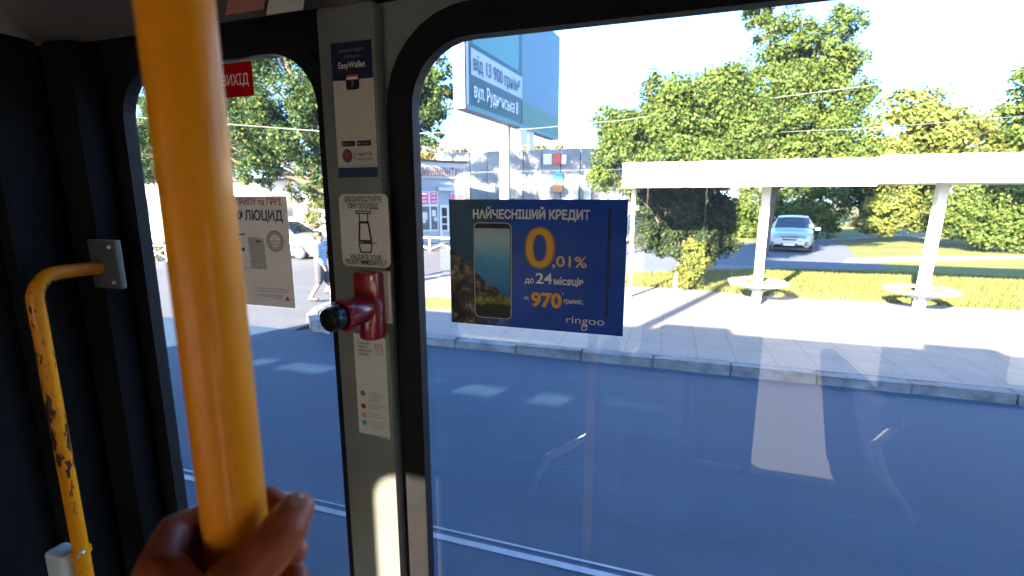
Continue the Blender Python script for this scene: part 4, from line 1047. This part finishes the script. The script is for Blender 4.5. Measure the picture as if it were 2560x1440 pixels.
glossprint('poster_white', (.85, .86, .88)); glossprint('poster_gold', (.85, .42, .02)); glossprint('poster_gold_dark', (.50, .22, .02)); glossprint('poster_pale_gold', (.66, .52, .22)); glossprint('poster_dark', (.006, .007, .012)); glossprint('poster_silver', (.68, .68, .70)); glossprint('poster_dim', (.012, .03, .10))
def screen_col(t):
    o = t.obj(); sp = t.n('SeparateXYZ'); t.l(o, sp.inputs[0])
    wob = t.noise(16, 6, .65, o)
    h = t.math('ADD', t.math('MULTIPLY', sp.outputs[2], 3.4), t.math('MULTIPLY', wob.outputs['Fac'], .22))
    sea = t.ramp(t.math('ADD', h, .52), [(.25, (.008, .05, .16)), (.5, (.015, .17, .48)), (.72, (.05, .36, .62)), (.88, (.42, .6, .66)), (1.0, (.2, .4, .55))])
    rk = t.noise(55, 6, .8, o)
    rc = t.ramp(rk.outputs['Fac'], [(.38, (.004, .004, .004)), (.5, (.03, .03, .026)), (.6, (.22, .2, .16)), (.7, (.7, .66, .56))])
    e = t.math('ADD', t.math('MULTIPLY', sp.outputs[0], 3.7), t.math('ADD', t.math('MULTIPLY', sp.outputs[2], 5.0), t.math('MULTIPLY', wob.outputs['Fac'], .2)))
    pic = t.mix(t.ramp(t.math('ADD', e, .5), [(.44, (1, 1, 1)), (.47, (0, 0, 0))]), sea, rc)
    gr = t.ramp(rk.outputs['Fac'], [(.4, (.02, .025, .004)), (.55, (.26, .28, .03)), (.68, (.5, .47, .08))])
    g2 = t.math('ADD', t.math('MULTIPLY', sp.outputs[2], 6), t.math('MULTIPLY', wob.outputs['Fac'], .2))
    pic = t.mix(t.ramp(t.math('ADD', g2, .7), [(.46, (1, 1, 1)), (.50, (0, 0, 0))]), pic, gr)
    return t.mix(t.ramp(t.math('ADD', g2, .7), [(.36, (1, 1, 1)), (.4, (0, 0, 0))]), pic, (.006, .006, .005))
glossprint('screen_print', screen_col)

def pxframe(a, b, c, d, Y):
    """corner pixels TL TR BL BR -> centre, width, height on a vertical plane"""
    A_, B_, C_, D_ = [onY(*p, Y) for p in (a, b, c, d)]
    x0, x1 = (A_.x + C_.x) / 2, (B_.x + D_.x) / 2; z1, z0 = (A_.z + B_.z) / 2, (C_.z + D_.z) / 2
    return Vector(((x0 + x1) / 2, Y, (z0 + z1) / 2)), x1 - x0, z1 - z0
SY = 0.9085       # pillar face
TY = GY - 0.0025  # inside face of the glass
def rect(w, h, cx=0, cz=0): return [(cx - w / 2, cz - h / 2), (cx + w / 2, cz - h / 2), (cx + w / 2, cz + h / 2), (cx - w / 2, cz + h / 2)]

# blue credit poster
c, w, h = pxframe((1123, 497), (1575, 500), (1128, 803), (1553, 843), TY)
post = thing('window_poster', 'dark blue loan poster with phone picture and golden zero on the glass', 'poster', c)
card('sheet', rect(w, h), 'poster_print', post, 0)
def U(z): return (z - 950) / 1720 * w          # poster zoom picture -> sheet
def Vv(z, x=900):
    top = 60 + (x - 85) * .006; bot = 1222 + (x - 105) * .0975
    return h * (.5 - (z - top) / (bot - top))
def ptext(s, x0, x1, base, cap, mat, bold=.02, layer=2):
    return text(s, cap / 1265 * h / .73, U(x0), Vv(base, (x0 + x1) / 2), mat, post, layer, 'LEFT', bold, width=(x1 - x0) / 1720 * w)
ptext('НАЙЧЕСНІШИЙ КРЕДИТ', 345, 1480, 243, 85, 'poster_white', .034)
ptext('0', 870, 1165, 700, 400, 'poster_gold_dark', .022)
ptext('0', 885, 1150, 692, 385, 'poster_gold', .008, 3)
ptext('0', 898, 1137, 683, 362, 'poster_pale_gold', -.008, 4); ptext('0', 903, 1132, 679, 354, 'poster_gold', -.013, 5)
ptext(',01%', 1140, 1465, 700, 105, 'poster_pale_gold', .018)
ptext('до', 872, 962, 850, 60, 'poster_white', .02); ptext('24', 980, 1142, 858, 105, 'poster_white', .02); ptext('місяців', 1158, 1438, 875, 70, 'poster_white', .025)
ptext('від', 866, 912, 1008, 34, 'poster_white', .01); ptext('970', 935, 1235, 1085, 140, 'poster_gold', .04); ptext('*', 1238, 1256, 985, 40, 'poster_gold', .02); ptext('грн/міс.', 1256, 1440, 1058, 48, 'poster_white', .02)
ptext('ringoo', 1283, 1640, 1262, 76, 'poster_white', -.004)
m = MB(); 
def annulus(cx, cz, ro, ri, mat, par, layer=2, name='mark', n=28, eps=.0006):
    mm = MB(); mm.ring(circle(cx, cz, ro, n), circle(cx, cz, ri, n), lambda u, v, d: (u, -d, v), eps * layer - .0002, eps * layer); return mm.build(name, mat, par)
annulus(U(1455), Vv(1300, 1455), .0062, .0042, 'poster_white', post)
for q in range(2): 
    ptext(['наведений розрахунок є прикладом для', 'обраного товару'][q], 870 + 140 * q, 1165, 1170 + 40 * q, 14, 'poster_dim', 0)
card('fine_print', rect(.006, h * .8, U(1655), Vv(640)), 'poster_dim', post, 1)
ph = card('phone_picture', rrect(U(350), U(738), Vv(1190, 540), Vv(275, 540), .012), 'poster_silver', post, 1)
card('screen_edge', rrect(U(357), U(731), Vv(1184, 540), Vv(281, 540), .011), 'poster_dark', post, 2)
m = MB(); m.prism(rect(U(724) - U(362), Vv(328, 540) - Vv(1150, 540)), lambda u, v, d: (u, -d, v), 0, .0003)
so = m.build('screen', 'screen_print', post); so.location = ((U(724) + U(362)) / 2, -.0016, (Vv(328, 540) + Vv(1150, 540)) / 2)

# white medicine sheet on the left glass, partly behind the pole
glossprint('sheet_paper', (.80, .68, .58), .6, .25, .36)
c, w2, h2 = pxframe((560, 490), (715, 490), (585, 745), (738, 762), TY)
xr = c.x + w2 / 2; w2 = 0.30; h2 = .279; zt = onY(715, 490, TY).z
c = Vector((xr - w2 / 2, TY, zt - h2 / 2))
sheet = thing('paper_sheet', 'white medicine advert sheet with red and green lettering taped to glass', 'paper sheet', c)
card('sheet', rect(w2, h2), 'sheet_paper', sheet, 0)
flat('print_red', (.62, .05, .05)); flat('print_green', (.03, .10, .05)); flat('print_grey', (.33, .32, .31)); flat('print_dark', (.07, .07, .08)); flat('stamp_pink', (.55, .22, .20)); flat('print_pale', (.50, .49, .47))
hw = w2 / 2; k_ = h2 / 1265.0
def q2(zx, zy): # zoom picture (4.8x of region 560,470) -> sheet u, v
    p = onY(560 + zx / 4.8, 470 + zy / 4.8, TY); return p.x - c.x, p.z - c.z
u1, v1 = q2(692, 205); text('лікування ГРИПУ та ГРВІ', .022, u1, v1, 'print_red', sheet, 2, 'RIGHT', .02, width=.245)
u1, v1 = q2(712, 390); u0, _ = q2(168, 390); text('ФЛЮЦИД', .033, u1, v1, 'print_green', sheet, 2, 'RIGHT', .03, width=u1 - u0)
ux, uz = q2(617, 637)
annulus(ux, uz, .0265, .0245, 'stamp_pink', sheet); annulus(ux, uz, .0245, .0175, 'print_pale', sheet, 1); annulus(ux, uz, .0175, .0165, 'stamp_pink', sheet)
for q, s in enumerate(('Для', 'комфортного', 'лікування')): text(s, .0068, ux, uz + .006 - q * .008, 'stamp_pink', sheet, 2, 'CENTER', .012)
bx0, bz0 = q2(330, 950); bx1, bz1 = q2(480, 610)
card('pack_picture', [(bx0, bz0), (bx1, bz0 - .004), (bx1, bz1), (bx0 - .002, bz1 + .004)], 'print_pale', sheet, 1)
a0, b0_ = q2(385, 640); card('pack_band', rect(.016, .004, a0 + .008, b0_), 'print_dark', sheet, 2)
a0, b0_ = q2(180, 555); card('pack_band', rect(.022, .004, a0 + .008, b0_), 'print_dark', sheet, 2)
a0, b0_ = q2(235, 735); card('capsule_picture', circle(a0, b0_, .0062, 16, .85), 'print_dark', sheet, 2)
a0, b0_ = q2(435, 945); card('pack_dot', circle(a0, b0_, .0018, 10), 'print_dark', sheet, 3)
a0, b0_ = q2(340, 880); card('pack_line', rect(.05, .0012, a0, b0_), 'print_grey', sheet, 2)
a0, b0_ = q2(350, 960); card('pack_line', rect(.05, .0015, a0, b0_), 'print_grey', sheet, 2)
for q, (zy, wd_) in enumerate(((1232, .115), (1262, .12), (1300, .075), (1318, .09), (1338, .03))):
    a0, b0_ = q2(790 if q < 2 else 705, zy)
    text('Перед застосуванням ознайомтесь з інструкцією та проконсультуйтесь'[:62 if q < 2 else 44] if q < 4 else 'Реклама', .0052, a0, b0_, 'print_dark', sheet, 2, 'RIGHT', .0, width=wd_)
a0, b0_ = q2(768, 1330); card('triangle_mark', [(a0 - .0075, b0_ - .005), (a0 + .0075, b0_ - .005), (a0, b0_ + .008)], 'print_red', sheet, 2)

# red exit sticker at the top of the left glass
glossprint('exit_red', (.60, .004, .008), .4, .1, .28)
c, w3, h3 = pxframe((545, 160), (630, 153), (548, 246), (634, 239), TY)
xr = c.x + w3 / 2; w3 = .27
c.x = xr - w3 / 2
ex = thing('exit_sticker', 'red emergency exit sticker at the top of the left window', 'sticker', c)
card('sheet', rrect(-w3 / 2, w3 / 2, -h3 / 2, h3 / 2, .005, 4), 'exit_red', ex, 0)
text('АВАРІЙНИЙ ВИХІД', .034, w3 / 2 - .012, -.012, 'letter_white', ex, 2, 'RIGHT', .012, width=.245)

# upper sticker on the pillar: navy top, badge, app buttons, berry emblem (its square code is left out)
flat('sticker_paper', (.60, .53, .46), .5); flat('sticker_navy', (.010, .014, .05), .5); flat('sticker_black', (.008, .008, .010), .4); flat('dim_white', (.25, .26, .30)); flat('print_berry', (.45, .03, .06)); flat('print_brown', (.16, .06, .05)); flat('band_blue', (.012, .03, .10)); flat('frayed_white', (.42, .46, .50))
c, w4, h4 = pxframe((824, 105), (928, 103), (850, 446), (946, 440), SY)
s1 = thing('wallet_sticker', 'tall navy-topped payment app sticker at the top of the pillar', 'sticker', c)
card('sheet', rect(w4, h4), 'sticker_paper', s1, 0)
card('top_band', rect(w4, h4 * .27, 0, h4 * .365), 'sticker_navy', s1, 1)
text('Завантажуй додаток', .009, 0, h4 * .43, 'dim_white', s1, 2, 'CENTER', 0, width=w4 * .62); text('мобільний', .009, 0, h4 * .385, 'dim_white', s1, 2, 'CENTER', 0, width=w4 * .36)
text('EasyWallet', .017, 0, h4 * .315, 'letter_white', s1, 2, 'CENTER', .012, width=w4 * .66)
card('badge', rrect(-.016, .016, h4 * .155, h4 * .265, .005, 4), 'sticker_black', s1, 3)
card('badge_stripe', rect(.028, .004, 0, h4 * .255), 'print_red', s1, 4); card('badge_stripe', rect(.028, .005, 0, h4 * .238), 'letter_white', s1, 4)
text('7', .018, 0, h4 * .172, 'dim_white', s1, 5, 'CENTER', .01)
for q in (-1, 1):
    bt = card('app_button', rrect(q * w4 * .20 - w4 * .175, q * w4 * .20 + w4 * .175, -h4 * .262, -h4 * .222, .002, 3), 'sticker_black', s1, 2)
    card('button_mark', circle(q * w4 * .20 - w4 * .12, -h4 * .242, .0028, 10), 'dim_white', s1, 3)
    text(['App Store', 'Google Play'][q > 0], .006, q * w4 * .20 + w4 * .03, -h4 * .25, 'dim_white', s1, 3, 'CENTER', 0, width=w4 * .2)
card('berry_emblem', circle(-w4 * .24, -h4 * .335, .0125, 18, 1.15), 'print_brown', s1, 2); card('berry_emblem', rect(.006, .018, -w4 * .27, -h4 * .33), 'print_berry', s1, 3); card('berry_emblem', rect(.005, .012, -w4 * .19, -h4 * .325), 'print_berry', s1, 3)
card('leaf_mark', [(-w4 * .32, -h4 * .295), (-w4 * .16, -h4 * .298), (-w4 * .2, -h4 * .285), (-w4 * .26, -h4 * .28)], 'print_green', s1, 3)
text('5 квитків', .011, -w4 * .08, -h4 * .335, 'print_brown', s1, 2, 'LEFT', .012, width=w4 * .46); text('безкоштовно', .009, -w4 * .08, -h4 * .37, 'print_brown', s1, 2, 'LEFT', .004, width=w4 * .5)
card('bottom_band', rect(w4, h4 * .09, 0, -h4 * .455), 'band_blue', s1, 1)
r_ = random.Random(4); zz = -h4 * .41
poly = [(-w4 / 2, zz - .004)] + [(-w4 / 2 + w4 * q / 24, zz + r_.uniform(-.001, .005)) for q in range(25)] + [(w4 / 2, zz - .004)]
card('frayed_edge', poly, 'frayed_white', s1, 2)

# validate-your-ticket sticker
c, w5, h5 = pxframe((845, 485), (971, 485), (858, 665), (976, 669), SY)
s2 = thing('validate_sticker', 'white rounded validate-your-ticket sticker with stamp drawing on the pillar', 'sticker', c)
flat('sticker_white', (.66, .62, .58), .5)
card('sheet', rrect(-w5 / 2, w5 / 2, -h5 / 2, h5 / 2, .014), 'sticker_white', s2, 0)
text('ЗАКОМПОСТУЙТЕ', .0155, 0, h5 * .395, 'letter_black', s2, 2, 'CENTER', .015, width=w5 * .76); text('ПРИ ПОСАДЦІ', .0155, 0, h5 * .305, 'letter_black', s2, 2, 'CENTER', .015, width=w5 * .6)
text('VALIDATE YOUR', .0155, 0, -h5 * .395, 'letter_black', s2, 2, 'CENTER', .015, width=w5 * .64); text('TICKET IMMEDIATELY', .0155, 0, -h5 * .47, 'letter_black', s2, 2, 'CENTER', .015, width=w5 * .86)
def line(pts, wd_, par, mat='letter_black', closed=False, layer=2, name='drawing_line'):
    mm = MB(); n = len(pts)
    for i in range(n if closed else n - 1):
        a, b = Vector(pts[i]), Vector(pts[(i + 1) % n]); d = (b - a).normalized(); nn = Vector((-d.y, d.x)) * wd_ / 2; e = d * wd_ * .4
        mm.prism([tuple(a - e - nn), tuple(b + e - nn), tuple(b + e + nn), tuple(a - e + nn)], lambda u, v, dd: (u, -dd, v), .0006 * layer + i * 2e-6, .0006 * layer + .0002 + i * 2e-6)
    return mm.build(name, mat, par)
line(rrect(-.019, .019, .038, .043, .002, 3), .0022, s2, closed=True)
line([(-.011, .037), (-.010, .020), (.010, .020), (.011, .037)], .0024, s2)
line([(-.011, .018), (-.014, -.022), (.017, -.022), (.011, .018)], .0042, s2, closed=True)
line([(-.015, -.027), (-.012, -.047), (.014, -.047), (.018, -.027)], .003, s2, closed=True)
line([(-.006, -.0255), (.030, -.0255)], .0018, s2)

# lower info sticker (its square code is left out)
c, w6, h6 = pxframe((882, 836), (961, 842), (900, 1084), (977, 1096), SY)
s3 = thing('info_sticker', 'narrow white info sticker with four coloured dots low on the pillar', 'sticker', c)
flat('info_white', (.66, .64, .61), .5)
card('sheet', [(-w6 / 2, -h6 / 2 + .003), (w6 / 2, -h6 / 2 - .003), (w6 / 2, h6 / 2 - .006), (w6 / 2 - .005, h6 / 2 - .002), (-w6 / 2, h6 / 2 + .003)], 'info_white', s3, 0)
for q, s in enumerate(('Скануйте', 'код та', 'оплачуйте', 'поїздку')): text(s, .0085, -w6 * .38, h6 * (.415 - .036 * q), 'print_dark', s3, 2, 'LEFT', .008)
text('ЛЬВІВ', .0125, w6 * .29, h6 * .345, 'stamp_pink', s3, 2, 'CENTER', .01, width=w6 * .29)
for q in range(4): card('tower_mark', rect(.003, .010 + .004 * (q % 2), w6 * (.19 + .065 * q), h6 * .41), ['stamp_pink', 'print_grey'][q % 2], s3, 2)
card('logo_line', rect(w6 * .28, .001, w6 * .29, h6 * .33), 'print_dark', s3, 2)
flat('dot_grey', (.20, .20, .18)); flat('dot_red', (.52, .02, .06)); flat('dot_sand', (.50, .38, .22)); flat('dot_teal', (.05, .33, .38))
for q, (vz, mt_, ls) in enumerate(((-.075, 'dot_grey', ('Скануйте', 'код маршруту', 'у вашому', 'додатку')), (-.205, 'dot_red', ('Оплатіть QR-код', 'у додатку'))
    , (-.295, 'dot_sand', ('Отримайте', 'електронний')), (-.375, 'dot_teal', ('Покажіть квиток', 'контролеру', 'за потреби')))):
    card('colour_dot', circle(-w6 * .30, h6 * vz, .0065, 20), mt_, s3, 2)
    for j, s in enumerate(ls): text(s, .0068, -w6 * .12, h6 * (vz + .012 - .027 * j), 'print_grey', s3, 2, 'LEFT', 0)
card('bottom_edge', rect(w6, .002, 0, -h6 / 2 + .0015), 'dot_teal', s3, 1)

# ticket punch
plain('punch_red', (.30, .006, .010), .3, var=.12, scale=12, coat=.6); plain('knob_black', (.008, .008, .009), .3, var=.1, coat=.3)
b0 = onY(926, 758, SY - .02)
tp = thing('ticket_punch', 'red ticket punch with black push knob fixed to the pillar', 'ticket punch', (b0.x, SY, b0.z))
mm = MB(); mm.box(.010, -.003, .012, .066, .006, .118, bev=.002); mm.build('back_plate', 'sticker_white', tp)
mm = MB(); mm.box(.0, -.022, .03, .058, .034, .082, bev=.008); mm.build('housing', 'punch_red', tp, smooth=True)
mm = MB(); mm.lathe([(.02, -.078), (.027, -.074), (.029, -.06), (.029, .0), (.024, .012)], (.006, -.026, 0), (0, 0, 1), 28); mm.build('ticket_slot', 'punch_red', tp, smooth=True)
mm = MB(); mm.lathe([(.026, 0), (.030, .012), (.031, .055), (.034, .058), (.034, .074), (.029, .078), (.0285, .07)], (0, -.03, -.008), (-.18, -1, -.04), 30); mm.build('barrel', 'punch_red', tp, smooth=True)
mm = MB(); mm.lathe([(.024, .066), (.026, .07), (.026, .104), (.023, .110), (.015, .112)], (0, -.03, -.008), (-.18, -1, -.04), 28); mm.build('knob', 'knob_black', tp, smooth=True)

# paper notices on the cove
for i, (px, lab, mt_, ww) in enumerate(((620, 'pinkish paper notice on the cove just right of the pole top', 'stamp_pink', .10), (720, 'white paper notice on the cove above the left window', 'paper', .09))):
    p = onY(px, 12, .86)
    o = card('paper_notice', rect(ww, .08), mt_, None, 0, loc=(p.x, p.y, p.z + .02)); o.rotation_euler = (R(-18), 0, 0)
    tag(o, lab, 'notice', 'notices on the cove')

# ------------------------------------------------------------------ the hand on the pole
def skinmat():
    t = NT('hand_skin')
    a = t.noise(60, 5, .6); b = t.noise(260, 3, .6)
    c = t.ramp(a.outputs['Fac'], [(.3, (.27, .050, .015)), (.55, (.35, .075, .024)), (.75, (.41, .10, .038))])
    vo = t.n('TexVoronoi', feature='DISTANCE_TO_EDGE'); vo.inputs['Scale'].default_value = 420; t.l(t.pos(), vo.inputs['Vector'])
    nm = t.bump(vo.outputs['Distance'], .12, .0006); nm = t.bump(b.outputs['Fac'], .1, .001, nm)
    s = t.bsdf(c, .48, spec=.4, normal=nm); t.p.inputs['Subsurface Weight'].default_value = .15; t.p.inputs['Subsurface Radius'].default_value = (.006, .002, .001); t.p.inputs['Subsurface Scale'].default_value = 1.0
    return t.done(s)
skinmat(); plain('nail', (.52, .26, .20), .25, var=.05, scale=80, coat=.4)
HZ = 2.105
fv = Vector((PX, PYY, 0)).normalized(); rv = Vector((fv.y, -fv.x, 0))
def hp(r, f, u): return Vector((0, 0, 0)) + rv * r + fv * f + Vector((0, 0, u))
hand = thing('left_hand', 'left hand wrapped round the yellow grab pole, thumb tip to the right', 'hand', (PX, PYY, HZ))
K = lambda lst: [hp(*p) for p in lst]
caps = []
# index, middle, ring, little: from the knuckle on the left, behind the pole, round to the right
F = [([(-.040, -.004, -.014), (-.033, .026, -.010), (-.004, .034, -.010), (.020, .027, -.008), (.030, .004, -.010)], [.0130, .0118, .0105, .0102, .0095]),
     ([(-.044, -.010, -.036), (-.037, .022, -.034), (-.006, .037, -.031), (.024, .028, -.030), (.031, -.002, -.032)], [.0118, .0108, .0100, .0092, .0082]),
     ([(-.043, -.018, -.058), (-.036, .016, -.056), (-.008, .035, -.052), (.022, .028, -.051), (.031, .000, -.053)], [.0112, .0102, .0095, .0088, .0078]),
     ([(-.032, -.028, -.080), (-.030, .006, -.075), (-.010, .030, -.071), (.016, .028, -.070), (.028, .006, -.071)], [.0100, .0090, .0083, .0077, .0068])]
for pts, rs in F: caps.append((K(pts), rs))
# thumb across the near side
caps.append((K([(-.016, -.066, -.052), (-.018, -.044, -.030), (-.004, -.036, -.014), (.008, -.034, -.008), (.015, -.033, -.003), (.025, -.028, .005), (.0315, -.022, .0095)]), [.0190, .0182, .0160, .0140, .0142, .0132, .0110]))
# palm and heel of the hand
caps.append((K([(-.034, -.012, -.026), (-.034, -.022, -.048), (-.030, -.030, -.070)]), [.0150, .0160, .0135]))
caps.append((K([(-.028, -.030, -.032), (-.026, -.050, -.060), (-.022, -.080, -.078)]), [.0150, .0175, .0190]))
caps.append((K([(-.034, -.020, -.062), (-.036, -.050, -.080), (-.032, -.085, -.092)]), [.0135, .0165, .0190]))
caps.append((K([(-.020, -.048, -.034), (-.022, -.062, -.056)]), [.0150, .0180]))
caps.append((K([(-.034, -.010, -.014), (-.026, -.034, -.022)]), [.0120, .0145]))
# wrist and forearm, towards the viewer
caps.append((K([(-.026, -.080, -.085), (-.028, -.12, -.112), (-.034, -.20, -.175), (-.04, -.30, -.26)]), [.0235, .0260, .0330, .0400]))
blend_body('hand_skin', caps, 'hand_skin', hand, .0016, 7)
# thumb nail
nb = hp(.0285, -.0262, .0192); m = MB()
ax = (hp(.0315, -.022, .0095) - hp(.025, -.028, .005)).normalized(); upv = Vector((-.1, -.25, .96)); sd = ax.cross(upv).normalized(); upv = sd.cross(ax)
vs_, fs_ = [], []
for i in range(7):
    for j in range(7):
        a, b = (i / 6 - .5) * 2, (j / 6 - .5) * 2
        wsh = math.sqrt(max(0, 1 - (max(0, a - .35) / .72) ** 2)) if a > .35 else 1
        vs_.append(nb + ax * a * .0062 + sd * b * .0056 * wsh + upv * (-.0026 * b * b - .0012 * a * a))
for i in range(6):
    for j in range(6): fs_.append((i * 7 + j, i * 7 + j + 1, i * 7 + 8 + j, i * 7 + 7 + j))
m.add(vs_, fs_); m.build('thumb_nail', 'nail', hand, smooth=True)
